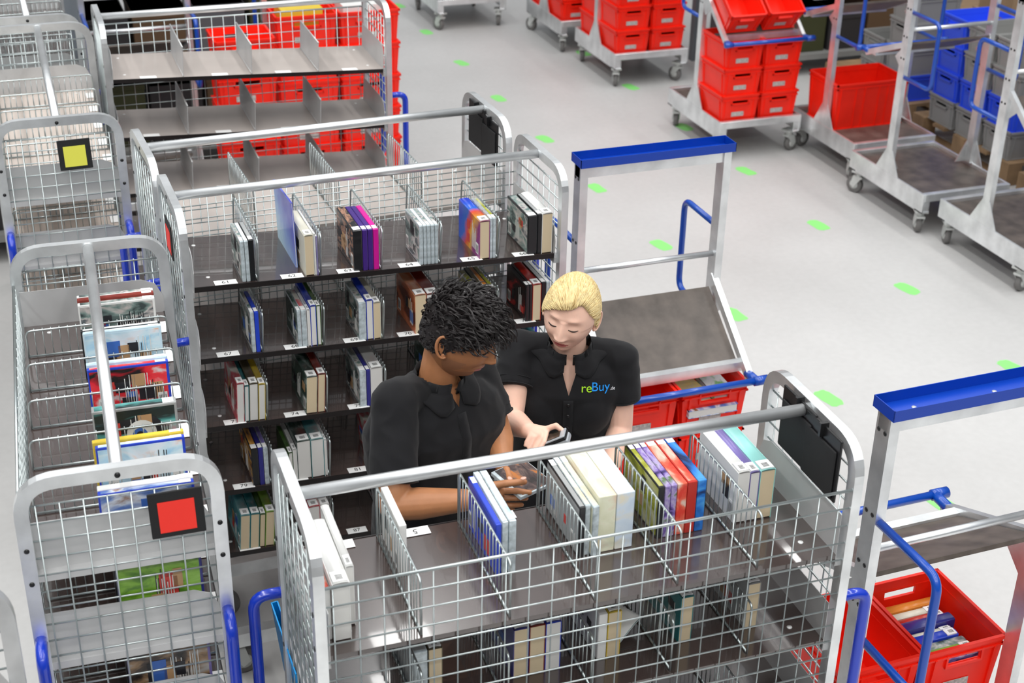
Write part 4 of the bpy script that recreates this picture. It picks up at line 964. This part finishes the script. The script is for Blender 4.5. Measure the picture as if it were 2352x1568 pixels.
def person(label, hc, hd, hs, hroll, skin, lip, female, stub, sR, sL, elR, elL, wrR, wrL, hip, face_a, handfn, hair_fn, sw=1.0, sleeve=.62, nails=()):
    root = empty('person', Mx.Translation((hip.x, hip.y, 0)), label, 'person')
    inv = root.matrix_world.inverted()
    Mh = look(hc, hd, hroll)
    fv = V((math.sin(-face_a) * 1, math.cos(face_a), 0)); fv = V((-math.sin(face_a), math.cos(face_a), 0))   # torso facing direction (+y rotated by face_a)
    mid = (sR + sL) / 2; up = (mid - hip).normalized()
    neck0 = mid + V((0, 0, .015)); neck1 = Mh @ V((0, -.030, -.055)) 
    k = .92 if female else 1.0
    b = MB()
    # torso (hidden under the shirt), slimmer than it
    def secs(g):
        out = []
        prof = ((0, .150, .105), (.18, .148, .102), (.40, .128, .095), (.62, .145, .108), (.80, .158, .108), (.93, .140, .082), (1.0, .100, .062), (1.035, .062, .055)) if female else \
               ((0, .150, .105), (.18, .148, .105), (.40, .148, .105), (.62, .165, .115), (.80, .172, .115), (.93, .150, .088), (1.0, .105, .066), (1.035, .066, .058))
        for t, rx, ry in prof: out.append((hip.lerp(mid, t), rx * sw * g[0] + g[1], ry * sw * g[0] + g[1], face_a))
        return out
    b.loft(secs((.93, 0)))
    b.cap(neck0 - V((0, 0, .03)), .050 * k, neck1, .043 * k, 20)
    for sh, el, wr in ((sR, elR, wrR), (sL, elL, wrL)):
        b.ell(sh, .048 * k, .048 * k, .048 * k)
        b.cap(sh, .045 * k, el, .036 * k, 18); b.ell(el, .036 * k, .036 * k, .036 * k); m_ = el.lerp(wr, .3)
        b.cap(el, .036 * k, m_, .038 * k, 18); b.cap(m_, .038 * k, wr, .023 * k, 18)
    # legs
    ankles = []
    px = V((math.cos(face_a), math.sin(face_a), 0))
    for s in (-1, 1):
        h0 = hip + px * s * .075; kn = V((hip.x, hip.y, .48)) + px * s * .085 + fv * .01; an = V((hip.x, hip.y, .09)) + px * s * .09
        b.cap(h0, .078, kn, .054, 16); b.cap(kn, .054, an, .036, 16); b.cap(an, .034, an + fv * .12 - V((0, 0, .05)), .026, 12); ankles.append((h0, kn, an))
    handfn(b)
    body = remesh(b, .0030, 3, [skin])
    body_bvh = BVHTree.FromPolygons([tuple(v.co) for v in body.vertices], [tuple(p.vertices) for p in body.polygons])
    hb = head(Mh, hs, skin, lip, female, stub)
    hb.x = Mx.Identity(4); hb.mi = 4
    for c_, d_ in nails: hb.ell(c_, .0058, .0075, .0022, look(V(), d_).to_3x3(), 12, 8)
    hme = hb.mesh('h', [skin, lip, stub or skin, LASH, NAILM])
    full = join_meshes('body', [(body, {0: 0}), (hme, {0: 0, 1: 1, 2: 2, 3: 3, 4: 4})], [skin, lip, stub or skin, LASH, NAILM])
    full.transform(inv); obj('body', full, root)
    # polo shirt
    b = MB(); b.loft(secs((1.0, .014)))
    for sh, el in ((sR, elR), (sL, elL)):
        b.ell(sh, .055 * k, .055 * k, .052 * k); b.cap(mid - V((0, 0, .004)) - fv * .012, .050 * k, sh + V((0, 0, .004)), .050 * k, 18); e2 = sh.lerp(el, sleeve); b.cap(sh, .054 * k, e2, .056 * k, 20, flat=True)
    if female:
        for s in (-1, 1): b.ell(hip.lerp(mid, .66) + px * s * .062 + fv * .085,   .060, .040, .070)
    sm = remesh(b, .0055, 4, [SHIRT], 'polo_shirt', fn=wrinkle(.0042, 15, .5))
    hems = []
    for sh, el in ((sR, elR), (sL, elL)):
        e2 = sh.lerp(el, sleeve); ax_ = (el - sh).normalized(); u_ = ax_.orthogonal().normalized(); w_ = ax_.cross(u_); bh = MB()
        for off_, rr_ in ((-.002, .0022), (-.022, .0010)): bh.tube([e2 + ax_ * off_ + (u_ * math.cos(t) + w_ * math.sin(t)) * .0555 * k for t in [2 * PI * i / 36 for i in range(37)]], rr_, 6, cap=False)
        hems.append(bh)
    # open neckline: remove faces in a V below the throat and around the neck
    bm = bmesh.new(); bm.from_mesh(sm); kill = []; vz = .070 if female else .014; vw = .028 if female else .014
    for sg in (-1, 1):
        n_ = (px * sg * (vz + .02) - V((0, 0, vw))).normalized()
        bmesh.ops.bisect_plane(bm, geom=bm.verts[:] + bm.edges[:] + bm.faces[:], plane_co=mid - V((0, 0, vz)), plane_no=n_)
    bmesh.ops.bisect_plane(bm, geom=bm.verts[:] + bm.edges[:] + bm.faces[:], plane_co=mid + V((0, 0, .018)), plane_no=V((0, 0, 1)))
    for f in bm.faces:
        cc = f.calc_center_median(); q1 = cc - neck0; ax1 = (neck1 - neck0).normalized(); dn = (q1 - ax1 * q1.dot(ax1)).length; c = cc - mid; u = c.dot(px); v_ = c.dot(fv); z = c.z
        if (math.hypot(u, v_ - .01) < .056 and z > .018) or (not female and dn < .064 * k and z > .002 and not (v_ > .02)) or (dn < .056 * k and z > -.03) or (v_ > .0 and z > -vz and abs(u) < vw * (z + vz) / (vz + .02)): kill.append(f)
    bmesh.ops.delete(bm, geom=kill, context='FACES'); bm.to_mesh(sm); bm.free()
    shirt_bvh = BVHTree.FromPolygons([tuple(v.co) for v in sm.vertices], [tuple(p.vertices) for p in sm.polygons])
    sm.transform(inv); so = obj('polo_shirt', sm, root)
    for bh in hems: hm = bh.mesh('sleeve_hem', SHIRT); hm.transform(inv); obj('sleeve_hem', hm, so)
    # collar: band turned down around the neck, points at the front
    b = MB(); n = 44; rows = 7; out = []; nd = (neck1 - neck0).normalized(); c0 = mid + V((0, 0, -.07)); nr = .059 * k
    for i in range(n + 1):
        t = .16 + (2 * PI - .32) * i / n     # angle measured from the front
        dirv = fv * math.cos(t) + px * math.sin(t); tt = t if t < PI else 2 * PI - t
        pt_ = max(0, 1 - abs(tt - .50) / .42); fr = max(0, math.cos(tt))
        base = mid + fv * .006
        for j in range(rows + 1):
            u = j / rows
            if j < 2:
                cc = neck0 - V((0, 0, .015)) + nd * (.024 + .036 * j) - V((0, 0, .024 * fr * (1 if female else .7)))
                l_, n_, _, _ = body_bvh.ray_cast(cc + dirv * .16, -dirv, .16); r_ = (l_ - cc).length if l_ is not None else 0
                out.append(cc + dirv * max(nr, min(r_ + .006, nr + .010)))
            else:
                q_ = (j - 2) / (rows - 2); a0 = math.radians(30 + 8 * fr); a1 = math.radians(47 + 6 * fr + 15 * pt_); a_ = a0 + (a1 - a0) * q_
                rd = (dirv * math.sin(a_) + V((0, 0, math.cos(a_)))).normalized(); l_, n_, _, _ = shirt_bvh.ray_cast(c0 + rd * .4, -rd, .5)
                dist = (l_ - c0).length if l_ is not None else .11
                out.append(c0 + rd * (max(min(dist, .108 + .03 * q_), .088) + .006 - .003 * q_))
    fs = [(i * (rows + 1) + j, (i + 1) * (rows + 1) + j, (i + 1) * (rows + 1) + j + 1, i * (rows + 1) + j + 1) for i in range(n) for j in range(rows)]
    b.add(out, fs, True); cm = b.mesh('collar', SHIRT); cm.transform(inv); co = obj('collar', cm, so)
    sd = co.modifiers.new('s', 'SOLIDIFY'); sd.thickness = .003; sd.offset = 1
    # placket and buttons
    def onshirt(u, z, off=.0015):
        o_ = mid + px * u + V((0, 0, z)) + fv * .4; l_, n_, _, _ = shirt_bvh.ray_cast(o_, -fv)
        return (l_ + fv * off, n_) if l_ is not None else (mid + fv * .12 + px * u + V((0, 0, z)), fv)
    b = MB(); pts = []
    for s in (-1, 1):
        for i in range(9): pts.append(onshirt(s * .013, -vz - .012 - .125 * i / 8, .0022)[0])
    b.add(pts, [(i, i + 1, i + 10, i + 9) for i in range(8)], True); pm = b.mesh('placket', SHIRT); pm.transform(inv); po = obj('placket', pm, so); sd = po.modifiers.new('s', 'SOLIDIFY'); sd.thickness = .0016; sd.offset = 1
    if female:
        for z in (-.093, -.130, -.168):
            c_, n_ = onshirt(.0, z, .003); b = MB(); b.cyl(c_, c_ + n_ * .0022, .0048, 14); bm_ = b.mesh('button', BLACKP); bm_.transform(inv); obj('button', bm_, so)
    # trousers, shoes
    b = MB(); b.loft([(hip + V((0, 0, .06)), .152, .112, face_a), (hip, .158, .115, face_a), (hip - V((0, 0, .08)), .160, .115, face_a)])
    for h0, kn, an in ankles: b.cap(h0 - V((0, 0, .02)), .088, kn, .064, 16); b.cap(kn, .064, an + V((0, 0, -.0)), .052, 16, flat=True)
    tm = remesh(b, .009, 3, [TROUS], 'trousers', fn=wrinkle(.003, 10)); tm.transform(inv); obj('trousers', tm, root)
    for h0, kn, an in ankles:
        b = MB(); b.ell(an + fv * .055 - V((0, 0, .045)), .045, .125, .05, Mx.Rotation(face_a, 3, 'Z')); b.mi = 1
        sm_ = b.mesh('shoe', [BLACKF, RUBBER])
        for v_ in sm_.vertices: v_.co.z = max(v_.co.z, .002)
        sm_.transform(inv); obj('shoe', sm_, root)
    hair_fn(root, inv, Mh, hs)
    return root, inv, Mh, shirt_bvh, so, mid, px, fv, onshirt

# --- woman
wR = at(1190, 800, 3.20); wL = at(1425, 825, 3.09)
w_hip = V((1.33, 3.20, .98)); w_fa = math.atan2(.36, -.93) if False else math.atan2(.36, -.933)   # facing (-.36,-.93)
w_elR = at(1172, 965, 3.08); w_wrR = at(1214, 988, 2.93); w_elL = at(1424, 985, 3.07); w_wrL = at(1398, 1085, 2.96)
def handW(b):
    y = 2.92; P = lambda px, py, yy=y: at(px, py, yy)
    b.cap(w_wrR, .019, P(1248, 991, 2.915), .015, 14); b.cap(w_wrR, .018, P(1234, 1000, 2.905), .014, 14); b.cap(w_wrR, .017, P(1222, 1003, 2.905), .012, 14)
    finger(b, [P(1252, 986, 2.915), P(1277, 977, 2.90), P(1299, 994, 2.885)], .0085, .0064)      # finger on the scanner
    finger(b, [P(1254, 996, 2.900), P(1250, 1014, 2.880), P(1236, 1036, 2.868)], .0072, .0058)
    finger(b, [P(1240, 1002, 2.898), P(1234, 1019, 2.888), P(1226, 1034, 2.880)], .0068, .0054)
    finger(b, [P(1227, 1004, 2.896), P(1221, 1019, 2.888), P(1215, 1031, 2.882)], .0064, .0050)
    finger(b, [P(1216, 1003, 2.902), P(1209, 1014, 2.896), P(1206, 1023, 2.892)], .0058, .0046)
    b.cap(w_wrL, .020, P(1394, 1130, 2.93), .022, 14)
    for i in range(4): finger(b, [P(1386 + i * 7, 1140, 2.93), P(1384 + i * 7, 1165, 2.915), P(1386 + i * 7, 1180, 2.93)], .0082, .0065)
    finger(b, [P(1380, 1115, 2.93), P(1372, 1138, 2.91), P(1374, 1155, 2.91)], .0095, .007)
def hairW(root, inv, Mh, hs):
    S = Mh @ Mx.Scale(hs, 4); rr = random.Random(11); b = MB(); E = (.0785, .0995, .1185)
    # cap following the scalp; kept behind the hairline
    n, k = 72, 40; vs = []; fs = []
    def surf(th, ph, g=1.0): return V((E[0] * g * math.sin(th) * math.cos(ph), -.002 + E[1] * g * math.sin(th) * math.sin(ph), E[2] * g * math.cos(th)))
    def limit(ph):   # polar angle of the hairline; ph = 90deg is the front
        f = math.sin(ph); c = math.cos(ph); rec = 13 * math.exp(-((ph - 2.25) / .33) ** 2)
        return math.radians(-rec) + math.radians(57 + 66 * (1 - f) / 2 * 1.0 + (6 if c > 0 else -3) * abs(c)) if f > .2 else math.radians(92 + 26 * min(1, (.2 - f)))
    for i in range(k + 1):
        for j in range(n):
            ph = 2 * PI * j / n; th = limit(ph) * i / k; g = 1 + .045 * math.sin(PI * min(1, i / k * 1.0)) ** .8 + .010 * mnoise.noise(V((ph * 3.2, i / k * .6, 0))) - .05 * max(0, (i / k - .9)) * 10 * .5; g += .004 * math.sin(ph * 40)
            vs.append(surf(th, ph, g))
    for i in range(k):
        for j in range(n): a = i * n + j; c = i * n + (j + 1) % n; fs.append((a, a + n, c + n, c))
    b.x = S; b.add(vs, fs, True)
    # strands swept from the side parting to the back knot
    knot = V((.022, -.108, -.035))
    for q_ in range(1500):
        ph = rr.uniform(-.75 * PI / 1.6, PI + .75 * PI / 1.6); l = limit(ph); th0 = l * rr.uniform(.88, 1.03) if q_ < 800 else l * rr.uniform(.15, .9)
        p0 = surf(th0, ph, 1.008); pts = []; steps = 11
        off = V((rr.uniform(-.012, .012), 0, rr.uniform(-.016, .016)))
        for i in range(steps + 1):
            t = i / steps; p_ = p0.lerp(knot + off, t); dd = V((p_.x / E[0], (p_.y + .002) / E[1], p_.z / E[2])); r_ = dd.length
            want = 1.012 + .047 * math.sin(PI * min(1, t * 1.15 + .08)) ** .8 + rr.uniform(-.002, .002)
            if r_ < want: dd *= want / r_; p_ = V((dd.x * E[0], dd.y * E[1] - .002, dd.z * E[2]))
            pts.append(p_)
        b.mi = 1 if rr.random() < .22 else 0
        b.tube(pts, [.0006 + .0008 * math.sin(PI * min(1, (i + .6) / steps)) for i in range(steps + 1)], 5)
    # gathered knot and short tail
    for q_ in range(90):
        a = rr.uniform(0, 2 * PI); r_ = rr.uniform(.004, .022); pts = [knot + V((math.cos(a) * r_, 0, math.sin(a) * r_)), knot + V((math.cos(a) * r_ * 1.2 + .01, -.022, math.sin(a) * r_ - .015)), knot + V((math.cos(a) * r_ * 1.1 + .014, -.030, math.sin(a) * r_ - .05)), knot + V((math.cos(a) * r_ * .7 + .014, -.022 + rr.uniform(-.006, .006), -.085 + rr.uniform(-.015, .01)))]
        b.mi = q_ % 4 == 0; b.tube(bend(pts, .02, 3), [.0014] * 1 + [.0018] * 0 if False else .0014, 5)
    # loose wisps by the ear
    for q_ in range(10):
        p0 = surf(math.radians(88), rr.uniform(-.35, -.1), 1.02); b.tube(bend([p0, p0 + V((.006, -.01, -.025)), p0 + V((rr.uniform(-.01, .01), -.02, -.055))], .02, 4), .0006, 4)
    me = b.mesh('hair', [HAIRW, HAIRW2]); me.transform(inv); o = obj('hair', me, root); o['label'] = 'blonde hair pulled back'
wc = at(1311, 721, 3.085)
wroot, winv, wMh, wbvh, wshirt, wmid, wpx, wfv, wons = person(
    'person with blonde tied-back hair in a black polo shirt with logo, holding a scanner', wc, V((-.60, -.76, -.10)), .90, -.16, SKINW, LIPW, True, None,
    wR, wL, w_elR, w_elL, w_wrR, w_wrL, w_hip, math.atan2(.36, -.933), handW, hairW, sw=.93, sleeve=.55)
# logo on the chest (subject's left = photo right)
def logo():
    rows = [('re', (.42, .80, .02), 0), ('Buy', (.01, .30, .85), 0), ('.de', (.75, .75, .78), 1)]
    ctr = at(1363, 889, 2.98); x = -.031
    d = (ctr - V((0, 0, CAMH))).normalized()
    hit, nrm, _, _ = wbvh.ray_cast(V((0, 0, CAMH)), d)
    if hit is None: hit = ctr; nrm = wfv
    ax = (wpx * -1).normalized(); ax = (ax - nrm * ax.dot(nrm)).normalized(); ay = nrm.cross(ax).normalized()
    if ay.z < 0: ay = -ay
    for s, c, small in rows:
        sz = .034 if not small else .013
        me = text_mesh(s, sz).copy(); xs = [v.co.x for v in me.vertices]; wd = max(xs) - min(xs); mn = min(xs)
        for v in me.vertices:
            u = v.co.x - mn + x; w2 = v.co.y - (.006 if small else (.0025 if s == 're' else 0)) ; p_ = hit + ax * u + ay * w2
            l_, n_, _, _ = wbvh.ray_cast(p_ + nrm * .06, -nrm, .12)
            v.co = (l_ if l_ is not None else p_) + nrm * (.0016 + v.co.z)
        x += wd + (.001 if not small else 0)
        me.materials.clear(); me.materials.append(mat('logo_' + {'re': 'green', 'Buy': 'blue', '.de': 'white'}[s], c, .6)); me.transform(winv); o = obj('logo_lettering', me, wshirt)
logo()

# --- man
mR = at(905, 925, 2.86); mL = at(1092, 858, 3.01)
m_hip = V((.90, 2.99, .98)); m_elR = at(905, 1160, 2.74); m_wrR = at(1098, 1146, 2.70); m_elL = at(1140, 985, 2.95); m_wrL = at(1156, 1072, 2.82)
def handM(b):
    P = lambda px, py, y=2.69: at(px, py, y)
    b.cap(m_wrR, .022, P(1140, 1130, 2.69), .019, 14); b.cap(P(1105, 1150, 2.70), .018, P(1142, 1148, 2.70), .018, 14); b.cap(m_wrR, .018, P(1134, 1158, 2.705), .014, 14)
    finger(b, [P(1128, 1116, 2.685), P(1162, 1110, 2.67), P(1204, 1106, 2.66)], .0105, .0078)    # thumb over the case
    finger(b, [P(1150, 1128, 2.690), P(1186, 1127, 2.672), P(1216, 1131, 2.668)], .0084, .0068)
    finger(b, [P(1149, 1144, 2.694), P(1184, 1144, 2.680), P(1208, 1144, 2.676)], .0080, .0066)
    finger(b, [P(1144, 1158, 2.700), P(1174, 1160, 2.688), P(1198, 1159, 2.685)], .0076, .0062)
    finger(b, [P(1136, 1168, 2.710), P(1160, 1173, 2.700), P(1180, 1172, 2.698)], .0068, .0056)
    b.cap(m_wrL, .021, P(1172, 1088, 2.78), .024, 14)
    finger(b, [P(1163, 1080, 2.765), P(1168, 1092, 2.745), P(1171, 1101, 2.725)], .0105, .0090)  # thumb
    finger(b, [P(1184, 1080, 2.79), P(1202, 1088, 2.775), P(1207, 1100, 2.755)], .0092, .0072)
    finger(b, [P(1182, 1088, 2.80), P(1204, 1098, 2.785), P(1212, 1108, 2.765)], .0092, .0072)
    finger(b, [P(1178, 1094, 2.81), P(1198, 1106, 2.79), P(1210, 1114, 2.775)], .0088, .0070)
    finger(b, [P(1172, 1098, 2.81), P(1186, 1112, 2.80), P(1198, 1120, 2.785)], .0080, .0064)
def hairM(root, inv, Mh, hs):
    S = Mh @ Mx.Scale(hs, 4); rr = random.Random(5); b = MB(); b.x = S; E = (.0765, .0965, .1165)
    def surf(th, ph, g=1.0): return V((E[0] * g * math.sin(th) * math.cos(ph), E[1] * g * math.sin(th) * math.sin(ph) - .001, E[2] * g * math.cos(th)))
    def limit(ph):
        f = math.sin(ph); return math.radians(54 + 44 * (1 - max(f, 0)) + (14 * min(1, -f * 1.5) if f < 0 else 0))
    n, k = 72, 36; vs = []; fs = []
    for i in range(k + 1):
        for j in range(n):
            ph = 2 * PI * j / n; th = limit(ph) * i / k; g = 1.03 + .03 * mnoise.noise(surf(th, ph) * 60) - .04 * max(0, (i / k - .85)) / .15
            vs.append(surf(th, ph, g))
    for i in range(k):
        for j in range(n): a = i * n + j; c = i * n + (j + 1) % n; fs.append((a, a + n, c + n, c))
    b.add(vs, fs, True)
    # curls: long on top and over the forehead, short on the sides
    for q_ in range(1300):
        ph = rr.uniform(0, 2 * PI); f = math.sin(ph); u = math.sqrt(rr.random()); th = limit(ph) * u
        p0 = surf(th, ph, 1.0); nrm = V((p0.x / E[0] ** 2, p0.y / E[1] ** 2, p0.z / E[2] ** 2)).normalized()
        topness = max(0, min(1, (p0.z + .0 + max(0, f) * .05) / .08)); L = .008 + .040 * topness * rr.uniform(.6, 1.2)
        sweep = (V((rr.uniform(-.5, .5), .75 + .5 * f, -.25 * f)) - nrm * 0).normalized()
        sweep = (sweep - nrm * sweep.dot(nrm) * .6).normalized(); bi = nrm.cross(sweep).normalized()
        R0 = (.0035 + .0045 * rr.random()) * (.3 + .7 * topness); turns = rr.uniform(.5, 1.2); ph0 = rr.uniform(0, 6.28); pts = []; N = 13
        lift = rr.uniform(.16, .46)
        for i in range(N + 1):
            t = i / N; base = p0 + nrm * (L * lift * math.sin(PI * t * .62)) + sweep * (L * t * 1.15)
            if f > .55: base -= V((0, .010, 0)) * t
            if topness > .5: base.z -= .008 * t * t * (1 if f > .2 else .3)
            a = ph0 + turns * 2 * PI * t; pts.append(base + (nrm * math.cos(a) + bi * math.sin(a)) * R0 * min(1, t * 2.5))
        w0 = .0013 if topness > .3 else .0010
        for d_ in range(4):
            o_ = V((rr.uniform(-1, 1), rr.uniform(-1, 1), rr.uniform(-1, 1))) * .0020 * (d_ > 0)
            b.tube([p_ + o_ for p_ in pts], [w0 * (1 - .75 * (i / N) ** 2) for i in range(N + 1)], 5)
    me = b.mesh('hair', [HAIRM]); me.transform(inv); o = obj('hair', me, root); o['label'] = 'curly black hair'
mc = at(1056, 768, 2.885)
mroot, minv, mMh, mbvh, mshirt, mmid, mpx, mfv, mons = person(
    'person with curly black hair in a plain black polo shirt, holding a disc case', mc, V((.695, -.66, -.27)), .97, .02, SKINM, LIPM, False, STUB,
    mR, mL, m_elR, m_elL, m_wrR, m_wrL, m_hip, math.atan2(-.36, -.933), handM, hairM, sw=1.0, sleeve=.78, nails=[(at(1202, 1103, 2.652) + V((0, 0, .006)), V((.9, -.1, .1))), (at(1170, 1101, 2.712) + V((0, -.004, .005)), V((.3, -.9, -.3)))])
# bracelet on the left wrist
b = MB(); c0 = m_wrL.lerp(at(1172, 1088, 2.78), .15); ax = (at(1172, 1088, 2.78) - m_wrL).normalized(); u = ax.orthogonal().normalized(); v_ = ax.cross(u)
b.tube([c0 + (u * math.cos(t) + v_ * math.sin(t)) * .0255 for t in [2 * PI * i / 24 for i in range(25)]], .0016, 6, cap=False)
for i in range(5): t = 2 * PI * i / 5; b.ell(c0 + (u * math.cos(t) + v_ * math.sin(t)) * .027, .004, .004, .004, None, 8, 6)
me = b.mesh('bracelet', mat('dark_cord', (.03, .012, .02), .5)); me.transform(minv); obj('bracelet', me, mroot)
# nails as small parts of the hands would be too small; held things
e = empty('disc_case', Mx.Translation(at(1197, 1103, 2.72)) @ Mx.Rotation(.35, 4, 'Z') @ Mx.Rotation(.12, 4, 'X'), 'clear disc case with a dark cover held in both hands by the curly-haired person', 'disc case')
b = MB(); b.box((-.045, -.052, -.005), (.056, .058, .005)); bevel(b.obj('case_shell', CDCLEAR, e), .0015)
b = MB(); b.box((-.036, -.048, .0052), (.053, .055, .0058)); b.obj('printed_sleeve', art('dark_collage_art', [(.02, .015, .015), (.05, .03, .03), (.12, .08, .07), (.45, .15, .03)], 45), e)
# handheld scanner
sc0 = at(1250, 1022, 2.895); sc1 = at(1298, 1003, 2.87); Ms = look((sc0 + sc1) / 2, sc1 - sc0)
e = empty('handheld_scanner', Ms, 'black and silver handheld scanner held by the blonde-haired person', 'scanner')
L = (sc1 - sc0).length / 2 + .01
b = MB(); b.box((-.022, -L, -.014), (.022, L, .002)); bevel(b.obj('lower_housing', mat('silver_plastic', (.42, .45, .48), .35, .3), e), .006, 3)
b = MB(); b.box((-.0225, -L + .001, .002), (.0225, L - .002, .009)); bevel(b.obj('grip_band', BLACKP, e), .003, 2)
b = MB(); b.box((-.021, -L + .002, .009), (.021, L - .003, .014)); bevel(b.obj('upper_housing', mat('light_silver_plastic', (.5, .53, .56), .3, .3), e), .003, 2)
b = MB(); b.box((-.016, -L + .012, .014), (.016, L - .016, .0152)); b.obj('display', mat('dark_display', (.02, .02, .015), .15, coat=.6), e)
